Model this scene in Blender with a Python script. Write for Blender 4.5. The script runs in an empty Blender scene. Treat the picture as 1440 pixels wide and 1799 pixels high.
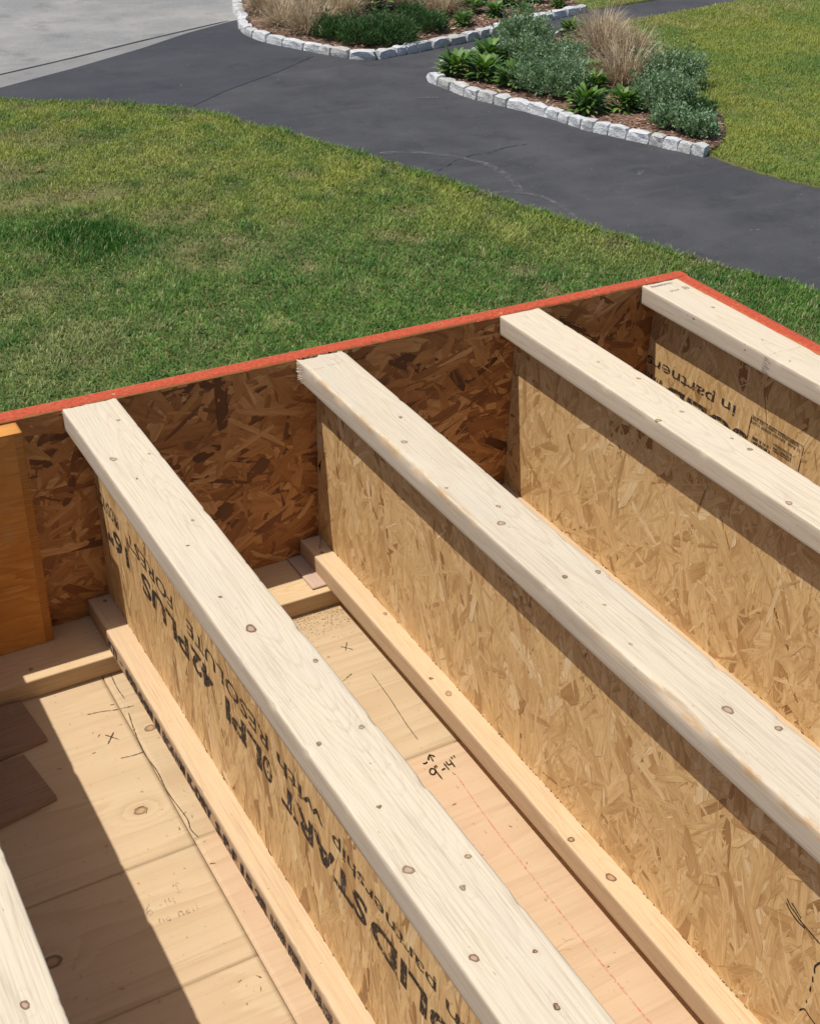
import bpy, math, random
import numpy as np

# ------------------------------------------------------------------ camera, sky, sun, exposure
S = bpy.context.scene
COL = S.collection
S.render.engine = 'CYCLES'
DECK = 2.8                                   # height of the joist tops above the ground
yaw, pitch, roll = (math.radians(a) for a in (30.634, 32.336, 1.865))
CAM = np.array([-0.4333, -1.8170, DECK + 0.9582])
fw = np.array([math.sin(yaw) * math.cos(pitch), math.cos(yaw) * math.cos(pitch), -math.sin(pitch)])
rt = np.array([math.cos(yaw), -math.sin(yaw), 0.0])
up = np.cross(rt, fw)
rt, up = rt * math.cos(roll) + up * math.sin(roll), -rt * math.sin(roll) + up * math.cos(roll)
cam_d = bpy.data.cameras.new('camera')
cam_d.sensor_fit = 'VERTICAL'
cam_d.sensor_height = 24.0
cam_d.lens = 30.04
cam_d.clip_start = 0.05
cam_d.clip_end = 2000.0
cam = bpy.data.objects.new('camera', cam_d)
COL.objects.link(cam)
from mathutils import Matrix, Vector
cam.matrix_world = Matrix(((rt[0], up[0], -fw[0], CAM[0]), (rt[1], up[1], -fw[1], CAM[1]),
                           (rt[2], up[2], -fw[2], CAM[2]), (0, 0, 0, 1)))
S.camera = cam

SUN = Vector((-0.435, 0.170, 1.0)).normalized()      # direction towards the sun
elev = math.asin(SUN.z)
azim = math.atan2(SUN.x, SUN.y)
world = bpy.data.worlds.new('World')
S.world = world
world.use_nodes = True
wn = world.node_tree
sky = wn.nodes.new('ShaderNodeTexSky')
sky.sky_type = 'NISHITA'
sky.sun_disc = False
sky.sun_elevation = elev
sky.sun_rotation = azim
sky.air_density = 1.0
sky.dust_density = 1.5
bgn = wn.nodes['Background']
wn.links.new(sky.outputs[0], bgn.inputs[0])
bgn.inputs[1].default_value = 0.105
sun_d = bpy.data.lights.new('sun', 'SUN')
sun_d.energy = 4.2
sun_d.angle = math.radians(0.5)
sun_d.color = (1.0, 0.95, 0.87)
sun = bpy.data.objects.new('sun', sun_d)
COL.objects.link(sun)
sun.rotation_euler = SUN.to_track_quat('Z', 'Y').to_euler()
sun.location = (-6, 3, 12)
S.view_settings.view_transform = 'Standard'
S.view_settings.look = 'None'
S.view_settings.exposure = 0.0
S.view_settings.gamma = 1.0
S.view_settings.use_curve_mapping = False
S.cycles.max_bounces = 7
S.cycles.diffuse_bounces = 4
S.cycles.transparent_max_bounces = 8

# ------------------------------------------------------------------ helpers
rng = np.random.default_rng(7)


def mesh_np(name, V, F, mat=None, uv=None, attrs=None, col=None, smooth=False):
    """V (n,3); F either (m,k) int array or list of index lists."""
    me = bpy.data.meshes.new(name)
    V = np.asarray(V, dtype=np.float32)
    if isinstance(F, np.ndarray):
        m, k = F.shape
        loops = F.astype(np.int32).ravel()
        starts = np.arange(m, dtype=np.int32) * k
    else:
        lens = np.array([len(f) for f in F], dtype=np.int32)
        loops = np.array([i for f in F for i in f], dtype=np.int32)
        starts = np.concatenate([[0], np.cumsum(lens)[:-1]]).astype(np.int32)
        m = len(F)
    me.vertices.add(len(V))
    me.vertices.foreach_set('co', V.ravel())
    me.loops.add(len(loops))
    me.loops.foreach_set('vertex_index', loops)
    me.polygons.add(m)
    me.polygons.foreach_set('loop_start', starts)
    if uv is not None:
        l = me.uv_layers.new(name='UVMap')
        l.data.foreach_set('uv', np.asarray(uv, dtype=np.float32)[loops].ravel())
    if attrs:
        for k2, v in attrs.items():
            a = me.attributes.new(k2, 'FLOAT', 'POINT')
            a.data.foreach_set('value', np.asarray(v, dtype=np.float32))
    if col is not None:
        a = me.attributes.new('Col', 'FLOAT_COLOR', 'POINT')
        c4 = np.ones((len(V), 4), dtype=np.float32)
        c4[:, :3] = col
        a.data.foreach_set('color', c4.ravel())
    me.update(calc_edges=True)
    me.validate()
    if smooth:
        me.polygons.foreach_set('use_smooth', np.ones(len(me.polygons), dtype=bool))
    if mat:
        me.materials.append(mat)
    return me


def link(name, me, parent=None, loc=None, kind=None):
    o = bpy.data.objects.new(name, me)
    COL.objects.link(o)
    if parent:
        o.parent = parent
    if loc is not None:
        o.location = loc
    if kind:
        o['kind'] = kind
    return o


def thing(name, label, cat, loc=(0, 0, 0), group=None, me=None):
    o = bpy.data.objects.new(name, me)
    COL.objects.link(o)
    o.location = loc
    o['label'] = label
    o['category'] = cat
    if group:
        o['group'] = group
    return o


def box_vf(x0, x1, y0, y1, z0, z1):
    V = [(x0, y0, z0), (x1, y0, z0), (x1, y1, z0), (x0, y1, z0), (x0, y0, z1), (x1, y0, z1), (x1, y1, z1), (x0, y1, z1)]
    F = [(0, 3, 2, 1), (4, 5, 6, 7), (0, 1, 5, 4), (1, 2, 6, 5), (2, 3, 7, 6), (3, 0, 4, 7)]
    return V, F


def box_me(name, b, mat):
    V, F = box_vf(*b)
    return mesh_np(name, V, [list(f) for f in F], mat)


def wob(t, seed, amp=1.0, f0=1.0, octs=4):
    """smooth 1-D noise made of sines"""
    r = np.random.default_rng(seed)
    out = np.zeros_like(t, dtype=float)
    for k in range(octs):
        for _ in range(2):
            out += amp * 0.55 ** k * np.sin(t * f0 * 1.9 ** k * (0.8 + 0.5 * r.random()) + r.random() * 6.283)
    return out * 0.5


def wob2(x, y, seed, fx=1.0, fy=1.0, octs=4, n=3):
    r = np.random.default_rng(seed)
    out = np.zeros_like(x, dtype=float)
    for k in range(octs):
        for _ in range(n):
            a = r.random() * 6.283
            s = 1.9 ** k
            out += 0.6 ** k * np.sin(s * (x * fx * math.cos(a) + y * fy * math.sin(a)) * (0.7 + 0.6 * r.random()) + r.random() * 6.283)
    return out / n


def smooth01(x, a, b):
    t = np.clip((x - a) / (b - a), 0, 1)
    return t * t * (3 - 2 * t)


# ------------------------------------------------------------------ materials
def new_mat(name, rough=0.8, spec=0.25):
    m = bpy.data.materials.new(name)
    m.use_nodes = True
    nt = m.node_tree
    b = nt.nodes['Principled BSDF']
    b.inputs['Roughness'].default_value = rough
    b.inputs['Specular IOR Level'].default_value = spec
    return m, nt, b


def N(nt, t, **kw):
    n = nt.nodes.new(t)
    for k, v in kw.items():
        if k.startswith('_'):
            n.inputs[k[1:]].default_value = v
        else:
            setattr(n, k, v)
    return n


def ramp(nt, stops, fac=None, interp='LINEAR'):
    r = nt.nodes.new('ShaderNodeValToRGB')
    r.color_ramp.interpolation = interp
    el = r.color_ramp.elements
    while len(el) < len(stops):
        el.new(0.5)
    for e, (p, c) in zip(el, stops):
        e.position = p
        e.color = (*c, 1.0) if len(c) == 3 else c
    if fac is not None:
        nt.links.new(fac, r.inputs[0])
    return r


def mix(nt, a, b, fac, mode='MIX'):
    n = nt.nodes.new('ShaderNodeMix')
    n.data_type = 'RGBA'
    n.blend_type = mode
    for sock, v in ((n.inputs[0], fac), (n.inputs[6], a), (n.inputs[7], b)):
        if isinstance(v, (int, float)):
            sock.default_value = v
        elif isinstance(v, tuple):
            sock.default_value = (*v, 1.0)
        else:
            nt.links.new(v, sock)
    return n.outputs[2]


def noise(nt, vec=None, scale=5.0, detail=4.0, rough=0.55, dist=0.0):
    n = N(nt, 'ShaderNodeTexNoise', _Scale=scale, _Detail=detail, _Roughness=rough, _Distortion=dist)
    if vec is not None:
        nt.links.new(vec, n.inputs['Vector'])
    return n.outputs[0]


def coords(nt, kind='Object', scale=(1, 1, 1), loc=(0, 0, 0)):
    tc = nt.nodes.new('ShaderNodeTexCoord')
    mp = nt.nodes.new('ShaderNodeMapping')
    mp.inputs['Scale'].default_value = scale
    mp.inputs['Location'].default_value = loc
    nt.links.new(tc.outputs[kind], mp.inputs[0])
    return mp.outputs[0]


def math_n(nt, op, a, b=None):
    n = nt.nodes.new('ShaderNodeMath')
    n.operation = op
    for i, v in enumerate((a, b)):
        if v is None:
            continue
        if isinstance(v, (int, float)):
            n.inputs[i].default_value = v
        else:
            nt.links.new(v, n.inputs[i])
    return n.outputs[0]


def bump(nt, b, h, strength=0.3, dist=0.002):
    n = N(nt, 'ShaderNodeBump', _Strength=strength, _Distance=dist)
    nt.links.new(h, n.inputs['Height'])
    nt.links.new(n.outputs[0], b.inputs['Normal'])


def wood_mat(name, early, late, stain, stain_amt, knot_c=(0.105, 0.055, 0.032), grain=0.55, fibre=(420, 9, 420), rough=0.75, sharp=0.5, kmul=1.0, fade_sc=(9, 2.2, 9), tone=1.0):
    m, nt, b = new_mat(name, rough, 0.2)
    at = N(nt, 'ShaderNodeAttribute', attribute_name='ring')
    kn = N(nt, 'ShaderNodeAttribute', attribute_name='knot')
    oc = coords(nt, 'Object', fibre)
    fib = noise(nt, oc, 1.0, 5, 0.65)
    ringd = math_n(nt, 'ADD', at.outputs['Fac'], math_n(nt, 'MULTIPLY', fib, 0.8))
    fr = math_n(nt, 'FRACT', ringd)
    rr = ramp(nt, [(0.0, (0, 0, 0)), (sharp, (0.08, 0.08, 0.08)), (0.86, (1, 1, 1)), (0.93, (0.9, 0.9, 0.9)), (1.0, (0, 0, 0))], fr)
    # rings fade in and out along the board
    fade = noise(nt, coords(nt, 'Object', fade_sc, (3, 1, 7)), 1.0, 3)
    fadr = ramp(nt, [(0.34, (0.06, 0.06, 0.06)), (0.70, (1, 1, 1))], fade)
    c = mix(nt, early, late, math_n(nt, 'MULTIPLY', math_n(nt, 'MULTIPLY', rr.outputs[0], fadr.outputs[0]), grain))
    fr2 = ramp(nt, [(0.30, (0.72, 0.68, 0.62)), (0.52, (1, 1, 1)), (0.75, (1.08, 1.07, 1.05))], fib)
    c = mix(nt, c, fr2.outputs[0], 0.8 if tone == 1.0 else 0.4, 'MULTIPLY')
    st = noise(nt, coords(nt, 'Object', (14, 3.5, 14), (1, 5, 2)), 1.0, 4, 0.6)
    str_ = ramp(nt, [(0.42, (0, 0, 0)), (0.75, (1, 1, 1))], st)
    c = mix(nt, c, stain, math_n(nt, 'MULTIPLY', str_.outputs[0], stain_amt))
    # dirt specks
    sp = noise(nt, coords(nt, 'Object', (180, 90, 180), (4, 4, 1)), 1.0, 2, 0.5)
    spr = ramp(nt, [(0.70, (0, 0, 0)), (0.76, (1, 1, 1))], sp)
    c = mix(nt, c, (0.28, 0.20, 0.13), math_n(nt, 'MULTIPLY', spr.outputs[0], 0.5))
    oi = N(nt, 'ShaderNodeObjectInfo')
    c = mix(nt, c, ramp(nt, [(0.0, (0.92, 0.90, 0.87)), (0.5, (1.0, 0.985, 0.955)), (1.0, (1.05, 1.02, 0.97))], oi.outputs['Random']).outputs[0], tone, 'MULTIPLY')
    # handling dirt: long grey smears and small dents
    sm = noise(nt, coords(nt, 'Object', (30, 6, 30), (8, 3, 5)), 1.0, 5, 0.7)
    c = mix(nt, c, (0.36, 0.32, 0.27), math_n(nt, 'MULTIPLY', ramp(nt, [(0.56, (0, 0, 0)), (0.80, (1, 1, 1))], sm).outputs[0], 0.30 * tone))
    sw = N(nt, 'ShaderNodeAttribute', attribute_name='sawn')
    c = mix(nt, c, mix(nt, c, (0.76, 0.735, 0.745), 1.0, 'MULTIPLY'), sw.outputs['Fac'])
    bk = N(nt, 'ShaderNodeAttribute', attribute_name='bark')
    bkn = noise(nt, coords(nt, 'Object', (60, 22, 60), (2, 2, 2)), 1.0, 4, 0.7)
    c = mix(nt, c, ramp(nt, [(0.3, (0.62, 0.46, 0.25)), (0.6, (0.47, 0.30, 0.15)), (0.8, (0.66, 0.50, 0.29))], bkn).outputs[0], math_n(nt, 'MULTIPLY', bk.outputs['Fac'], ramp(nt, [(0.42, (0, 0, 0)), (0.56, (0.85, 0.85, 0.85))], bkn).outputs[0]))
    halo = ramp(nt, [(0.0, (1, 1, 1)), (0.33, (1, 1, 1)), (0.42, (0.5, 0.5, 0.5)), (0.8, (0, 0, 0))], math_n(nt, 'MULTIPLY', kn.outputs['Fac'], 0.333))
    c = mix(nt, c, (0.55, 0.40, 0.24), math_n(nt, 'MULTIPLY', halo.outputs[0], 0.28))
    kr = ramp(nt, [(0.0, (0.70, 0.70, 0.70)), (0.50, (0.75, 0.75, 0.75)), (0.72, (0.95, 0.95, 0.95)), (0.84, (0.95, 0.95, 0.95)), (0.95, (0.8, 0.8, 0.8)), (1.0, (0, 0, 0))], math_n(nt, 'MULTIPLY', math_n(nt, 'ADD', kn.outputs['Fac'], math_n(nt, 'MULTIPLY', math_n(nt, 'SUBTRACT', fib, 0.5), 0.5)), 0.85))
    kc = mix(nt, (0.37, 0.205, 0.10), knot_c, ramp(nt, [(0.55, (0, 0, 0)), (0.85, (1, 1, 1))], kn.outputs['Fac']).outputs[0])
    kst = N(nt, 'ShaderNodeAttribute', attribute_name='kstr')
    kf = math_n(nt, 'MULTIPLY', kr.outputs[0], kmul)
    c = mix(nt, c, kc, math_n(nt, 'MULTIPLY', kf, kst.outputs['Fac']) if kmul == 1.0 else kf)
    nt.links.new(c, b.inputs['Base Color'])
    bump(nt, b, fib, 0.25, 0.0006)
    return m


M_SPRUCE = wood_mat('spruce_weathered', (0.650, 0.565, 0.435), (0.44, 0.305, 0.175), (0.57, 0.525, 0.455), 0.42, grain=0.44, sharp=0.72)
M_SPRUCE2 = wood_mat('spruce_fresh', (0.63, 0.475, 0.310), (0.50, 0.33, 0.18), (0.63, 0.480, 0.318), 0.5, grain=0.45)
M_PLATE = wood_mat('plate_lumber', (0.70, 0.53, 0.325), (0.55, 0.35, 0.17), (0.64, 0.43, 0.24), 0.5, grain=0.4, fibre=(9, 420, 420), fade_sc=(2.2, 9, 9))
M_PLY = wood_mat('floor_plywood', (0.585, 0.455, 0.290), (0.41, 0.275, 0.150), (0.565, 0.395, 0.250), 0.55, grain=0.60, fibre=(4, 120, 120), sharp=0.25, tone=0.6, kmul=0.75, fade_sc=(3, 9, 9))
M_PLY2 = wood_mat('floor_plywood_pink', (0.590, 0.440, 0.287), (0.44, 0.285, 0.165), (0.60, 0.395, 0.270), 0.60, grain=0.40, fibre=(4, 120, 120), sharp=0.25, kmul=0.75, fade_sc=(3, 9, 9), tone=0.6)
M_SCRAP = wood_mat('scrap_plywood', (0.31, 0.205, 0.14), (0.21, 0.13, 0.085), (0.28, 0.18, 0.125), 0.6, grain=0.6, fibre=(9, 300, 300))
M_PANEL = wood_mat('panel_plywood', (0.68, 0.325, 0.085), (0.42, 0.145, 0.026), (0.52, 0.195, 0.038), 0.9, grain=0.85, fibre=(7, 200, 200), sharp=0.1, fade_sc=(2, 6, 6))
M_SHIM = wood_mat('cedar_shim', (0.58, 0.44, 0.34), (0.46, 0.33, 0.24), (0.53, 0.39, 0.30), 0.5, grain=0.5, fibre=(420, 9, 420))


def osb_mat(name, stops, val=1.0):
    m, nt, b = new_mat(name, 0.5, 0.4)
    g = N(nt, 'ShaderNodeNewGeometry')
    base = ramp(nt, stops, g.outputs['Random Per Island'])
    uv = coords(nt, 'UV', (30, 620, 1))
    f1 = noise(nt, uv, 1.0, 5, 0.7)
    fr = ramp(nt, [(0.30, (0.50, 0.41, 0.33)), (0.47, (0.95, 0.94, 0.92)), (0.70, (1.16, 1.13, 1.08))], f1)
    c = mix(nt, base.outputs[0], fr.outputs[0], 0.85, 'MULTIPLY')
    uv2 = coords(nt, 'UV', (12, 110, 1), (3, 3, 0))
    f2 = noise(nt, uv2, 1.0, 3, 0.6)
    fr2 = ramp(nt, [(0.33, (0.66, 0.55, 0.44)), (0.58, (1.02, 1.02, 1.02))], f2)
    c = mix(nt, c, fr2.outputs[0], 0.6, 'MULTIPLY')
    c = mix(nt, c, (val, val, val), 1.0, 'MULTIPLY')
    nt.links.new(c, b.inputs['Base Color'])
    bump(nt, b, f1, 0.25, 0.0005)
    return m


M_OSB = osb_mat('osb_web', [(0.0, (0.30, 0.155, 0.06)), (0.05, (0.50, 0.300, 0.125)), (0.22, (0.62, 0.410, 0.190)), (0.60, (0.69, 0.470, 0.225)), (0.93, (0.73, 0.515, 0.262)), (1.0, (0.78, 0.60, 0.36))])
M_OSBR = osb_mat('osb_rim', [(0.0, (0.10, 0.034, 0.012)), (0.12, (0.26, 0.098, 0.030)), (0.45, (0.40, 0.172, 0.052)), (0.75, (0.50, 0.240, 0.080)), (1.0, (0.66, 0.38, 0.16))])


def flat_noise(name, c1, c2, scale, rough=0.85, bumpk=0.0, detail=4, spec=0.25, kind='Object', c3=None, s3=1.0):
    m, nt, b = new_mat(name, rough, spec)
    v = coords(nt, kind)
    f = noise(nt, v, scale, detail, 0.6)
    r = ramp(nt, [(0.32, c1), (0.68, c2)], f)
    c = r.outputs[0]
    if c3:
        f3 = noise(nt, v, s3, 4, 0.6)
        c = mix(nt, c, c3, ramp(nt, [(0.45, (0, 0, 0)), (0.70, (1, 1, 1))], f3).outputs[0])
    nt.links.new(c, b.inputs['Base Color'])
    if bumpk:
        bump(nt, b, f, 0.6, bumpk)
    return m


M_RED, nt, b = new_mat('red_edge_sealer', 0.75, 0.2)
v_ = coords(nt, 'Object')
f_ = noise(nt, v_, 150, 5, 0.65)
c_ = ramp(nt, [(0.30, (0.36, 0.052, 0.022)), (0.55, (0.50, 0.090, 0.040)), (0.72, (0.57, 0.125, 0.065))], f_).outputs[0]
c_ = mix(nt, c_, (0.58, 0.25, 0.15), ramp(nt, [(0.60, (0, 0, 0)), (0.75, (0.8, 0.8, 0.8))], noise(nt, v_, 22, 5, 0.7)).outputs[0])
c_ = mix(nt, c_, (0.50, 0.34, 0.20), ramp(nt, [(0.70, (0, 0, 0)), (0.74, (0.9, 0.9, 0.9))], noise(nt, v_, 60, 3, 0.6)).outputs[0])
nt.links.new(c_, b.inputs['Base Color'])
bump(nt, b, f_, 0.8, 0.002)
M_EDGE = flat_noise('cut_edge', (0.42, 0.25, 0.11), (0.62, 0.42, 0.22), 120, 0.8, 0.0006)
M_DARK = flat_noise('dark_gap', (0.05, 0.03, 0.02), (0.10, 0.06, 0.035), 200)
M_SHEATH = flat_noise('wall_sheathing', (0.20, 0.24, 0.16), (0.26, 0.30, 0.2), 6)


def ink_mat(name, col, lo, hi, scale=(260, 420, 420), under=None):
    m, nt, b = new_mat(name, 0.7, 0.2)
    b.inputs['Base Color'].default_value = (*col, 1)
    f = noise(nt, coords(nt, 'Object', scale), 1.0, 3, 0.6)
    r = ramp(nt, [(lo, (0, 0, 0)), (hi, (1, 1, 1))], f)
    nt.links.new(r.outputs[0], b.inputs['Alpha'])
    return m


M_INK = ink_mat('stencil_ink', (0.045, 0.034, 0.028), 0.33, 0.50, (420, 260, 120))
M_INK2 = ink_mat('flange_ink', (0.035, 0.025, 0.032), 0.26, 0.38)
M_MARK = ink_mat('marker_ink', (0.03, 0.018, 0.012), 0.15, 0.25)
M_PENCIL = ink_mat('pencil', (0.10, 0.07, 0.05), 0.30, 0.50, (300, 300, 300))
M_FAINT = ink_mat('faint_pencil', (0.34, 0.25, 0.17), 0.42, 0.66, (300, 300, 300))
M_CHALK = ink_mat('red_chalk', (0.72, 0.20, 0.16), 0.42, 0.78, (500, 240, 500))
M_TAN = flat_noise('glue_line', (0.46, 0.31, 0.15), (0.66, 0.48, 0.27), 90)
M_STAMP = ink_mat('grade_stamp', (0.20, 0.18, 0.16), 0.36, 0.55, (500, 500, 500))
M_STEEL, _nt, _b = new_mat('nail_steel', 0.4, 0.5)
_b.inputs['Base Color'].default_value = (0.32, 0.24, 0.17, 1)
_b.inputs['Metallic'].default_value = 0.6

# ------------------------------------------------------------------ deck dimensions (metres)
DJ = 0.4064              # joist depth
FH = 0.0365              # flange height
FWD = 0.0886             # flange width
TW = 0.0095              # web thickness
PL = 0.0362              # plate thickness
ZP = DECK - DJ           # top of the plate, bottom of the joists
ZF = ZP - PL             # plywood floor
XJ = {'L': -0.4095, 'A': 0.0, 'B': 0.4053, 'C': 0.8210, 'D': 1.1532}
RIM = 0.0306
XR = XJ['D'] + FWD       # inner face of the right rim
YEND = -3.1


# ------------------------------------------------------------------ lumber with growth rings and knots
def lumber(name, L, w, h, mat, seed, knots=(), fine=1.5, axis='y', rag=0.0, ring_mm=2.9, z0=None, wane=0.0, chip=0.0, side_knots=(), amp=1.0):
    """a board along -y: x 0..w, y 0..-L, z -h..0 (top at 0); knots (x, y, r)."""
    r = np.random.default_rng(seed)
    step = 0.0042
    ys = np.concatenate([-np.arange(0, min(fine, L), step), -np.linspace(min(fine, L), L, max(3, int((L - fine) / 0.04) + 2) if L > fine else 2)])
    ys = np.unique(ys)[::-1]
    bv = 0.0022
    nx = max(6, int(w / 0.0034))
    nz = max(4, int(h / 0.005))
    prof = []
    top = np.linspace(bv, w - bv, nx)
    right = np.linspace(-bv, -h + bv, nz)
    prof += [(x, 0.0) for x in top]
    prof += [(w - bv * 0.3, -bv * 0.3)]
    prof += [(w, z) for z in right]
    prof += [(w - bv * 0.3, -h + bv * 0.3)]
    prof += [(x, -h) for x in np.linspace(w - bv, bv, max(4, nx // 4))]
    prof += [(bv * 0.3, -h + bv * 0.3)]
    prof += [(0.0, z) for z in right[::-1]]
    prof += [(bv * 0.3, -bv * 0.3)]
    prof = np.array(prof)
    n = len(prof)
    X = np.tile(prof[:, 0], len(ys))
    Zz = np.tile(prof[:, 1], len(ys))
    Y = np.repeat(ys, n)
    # real-world unevenness
    sidew = wob(Y, seed + 1, 0.0009, 3.0)
    Xo = X + sidew
    Zo = Zz + np.where(Zz > -h * 0.5, wob(Y, seed + 2, 0.0005, 4.0), 0)
    if wane > 0:                         # bark edge: upper left arris eaten away unevenly
        wv = np.clip(wob(Y, seed + 3, 1.0, 9.0, 5), -0.2, 1.2) * wane
        near = np.exp(-((X) / 0.006) ** 2) * np.exp(-(Zz / 0.008) ** 2)
        Xo = Xo + near * np.clip(wv, 0, None)
        Zo = Zo - near * np.clip(wv, 0, None) * 0.8
    if chip > 0:
        cv = np.maximum(0, wob(Y, seed + 4, 1.0, 60.0, 4) - 0.55) * chip
        near = np.exp(-((X) / 0.004) ** 2) * np.exp(-(Zz / 0.004) ** 2)
        Xo = Xo + near * cv
        Zo = Zo - near * cv
        near = np.exp(-((X - w) / 0.004) ** 2) * np.exp(-(Zz / 0.004) ** 2)
        cv = np.maximum(0, wob(Y, seed + 5, 1.0, 50.0, 4) - 0.6) * chip
        Xo = Xo - near * cv
        Zo = Zo - near * cv
    Yo = Y.copy()
    if rag > 0:
        first = Y > -1e-6
        Yo = Yo + first * rag * (r.random(len(Y)) - 0.6)
    # rings
    px = w * (0.25 + 0.5 * r.random()) + wob(Y, seed + 6, 0.010 * amp, 1.2, 2)
    pz = (z0 if z0 is not None else -h * 0.5 - 0.012) + wob(Y, seed + 7, 0.020 * amp, 1.9, 3)
    R = np.sqrt((X - px) ** 2 + (Zz - pz) ** 2 * 1.2 + 1e-6) + wob2(X, Y, seed + 8, 60, 4, 3) * 0.0005
    kd = np.full(len(X), 9.0)
    ks = np.zeros(len(X))
    allk = [(kx, ky, kr, 0) for kx, ky, kr in knots] + [(kz, ky, kr, 1) for kz, ky, kr in side_knots]
    for kx, ky, kr, sd in allk:
        kr = kr * 0.78
        if sd == 0:
            dx = X - kx
            off = np.where(Zz > -0.004, 0.0, 3.0)
        else:
            dx = Zz - kx
            off = np.where(X < 0.004, 0.0, 3.0)
        dy = (Y - ky)
        ang = np.arctan2(dy, dx)
        rr = np.sqrt(dx ** 2 + (dy / 1.15) ** 2) / (kr * (1 + 0.12 * np.sin(ang * 2 + ky * 50) + 0.08 * np.sin(ang * 3 + ky * 90)))
        ks = np.where(rr + off < kd, 0.68 + 0.32 * r.random(), ks)
        kd = np.minimum(kd, rr + off)
        R = R + (kr * 1.0) * np.exp(-(dx / (kr * 2.2)) ** 2 - (dy / (kr * 5.5)) ** 2) * (np.sign(kx - px) if sd == 0 else 1.0)
    V = np.stack([Xo, Yo, Zo], 1)
    nr = len(ys)
    i = np.arange(nr - 1)[:, None] * n
    j = np.arange(n)[None, :]
    j2 = (j + 1) % n
    Q = np.stack([(i + j), (i + j2), (i + n + j2), (i + n + j)], -1).reshape(-1, 4)
    F = [list(map(int, q)) for q in Q]
    F.append(list(range(n - 1, -1, -1)))
    F.append([(nr - 1) * n + k for k in range(n)])
    ring = R / (ring_mm * 0.001)
    if axis == 'x':                       # lay it along +x instead: (x,y,z)->(-y, x, z)
        V = np.stack([-V[:, 1], V[:, 0], V[:, 2]], 1)
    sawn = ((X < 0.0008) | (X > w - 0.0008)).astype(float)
    bark = np.zeros(len(X))
    if wane > 0.004:
        bark = np.exp(-(X / 0.0065) ** 2) * (Zz > -0.012) * smooth01(wob(Y, seed + 9, 1.0, 7.0, 4), -0.5, 0.3)
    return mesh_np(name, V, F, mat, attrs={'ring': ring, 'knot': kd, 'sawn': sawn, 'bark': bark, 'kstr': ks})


# ------------------------------------------------------------------ OSB strands
def strands(name, W, H, n, mat, seed, ang_mean=90.0, ang_sd=38.0, lmin=0.07, lmax=0.22, wmin=0.005, wmax=0.032, relief=0.0014, ulo=0.0):
    """flakes over the rectangle u 0..W, v 0..H, lying at height 0.1 mm .. relief"""
    r = np.random.default_rng(seed)
    L = lmin + (lmax - lmin) * r.random(n) ** 1.2
    Wd = wmin + (wmax - wmin) * r.random(n) ** 1.5
    sl = r.random(n) < 0.10
    Wd[sl] = 0.0012 + 0.0018 * r.random(sl.sum())
    L[sl] *= 0.55
    small = r.random(n) < 0.26
    L[small] *= 0.35
    Wd[small] *= 0.5
    a = np.radians(ang_mean + ang_sd * r.standard_normal(n))
    cu = ulo + (W - ulo) * r.random(n)
    cv = H * r.random(n)
    hgt = 0.00012 + relief * (r.permutation(n) / n)
    t = np.array([-1, -0.93, -0.45, 0.1, 0.6, 0.95, 1.0])
    up_ = np.array([0.35, 0.8, 1.0, 0.96, 1.0, 0.75, 0.3])
    k = len(t)
    bend = (r.random(n) - 0.5) * 0.006
    s = t[None] * (L / 2)[:, None]
    jit = 1 + 0.16 * (r.random((n, k)) - 0.5)
    jit2 = 1 + 0.16 * (r.random((n, k)) - 0.5)
    skew = (r.random(n) - 0.5)[:, None] * 0.9 * (np.abs(t) > 0.9)[None] * np.sign(t)[None]
    bt = bend[:, None] * (1 - t[None] ** 2)
    e1 = bt + up_[None] * (Wd / 2)[:, None] * jit
    e2 = bt - up_[None] * (Wd / 2)[:, None] * jit2
    s1 = s + skew * (Wd[:, None]) * 0.8
    s2 = s - skew * (Wd[:, None]) * 0.8
    ca, sa = np.cos(a)[:, None], np.sin(a)[:, None]
    u1 = cu[:, None] + s1 * ca - e1 * sa
    v1 = cv[:, None] + s1 * sa + e1 * ca
    u2 = cu[:, None] + s2 * ca - e2 * sa
    v2 = cv[:, None] + s2 * sa + e2 * ca
    tilt = (r.random(n) - 0.5) * 0.0009
    tl2 = (r.random(n) - 0.5) * 0.0004
    w1 = hgt[:, None] + tilt[:, None] * t[None] + tl2[:, None]
    w2 = hgt[:, None] + tilt[:, None] * t[None] - tl2[:, None]
    u = np.concatenate([u1, u2[:, ::-1]], 1)
    v = np.concatenate([v1, v2[:, ::-1]], 1)
    wv = np.concatenate([w1, w2[:, ::-1]], 1)
    u = np.clip(u, 0, W)
    v = np.clip(v, 0, H)
    wv = np.clip(wv, 0.0001, None)
    fu = np.concatenate([s1, s2[:, ::-1]], 1) + (r.random(n) * 20)[:, None]
    fv = np.concatenate([e1, e2[:, ::-1]], 1) + (r.random(n) * 20)[:, None]
    P = np.stack([u, v, wv], -1).reshape(-1, 3)
    UV = np.stack([fu, fv], -1).reshape(-1, 2)
    F = np.arange(n * 2 * k).reshape(n, 2 * k)[:, ::-1]
    return P, UV, F


def strand_obj(name, W, H, n, mat, seed, frame, parent, **kw):
    """frame: origin, u dir, v dir, normal (world axes)"""
    P, UV, F = strands(name, W, H, n, mat, seed, **kw)
    o, du, dv, dn = (np.array(q, dtype=float) for q in frame)
    V = o + P[:, :1] * du + P[:, 1:2] * dv + P[:, 2:] * dn
    if np.dot(np.cross(du, dv), dn) > 0:
        F = F[:, ::-1]
    me = mesh_np(name, V, F, mat, uv=UV)
    return link(name, me, parent, kind='stuff')


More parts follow.
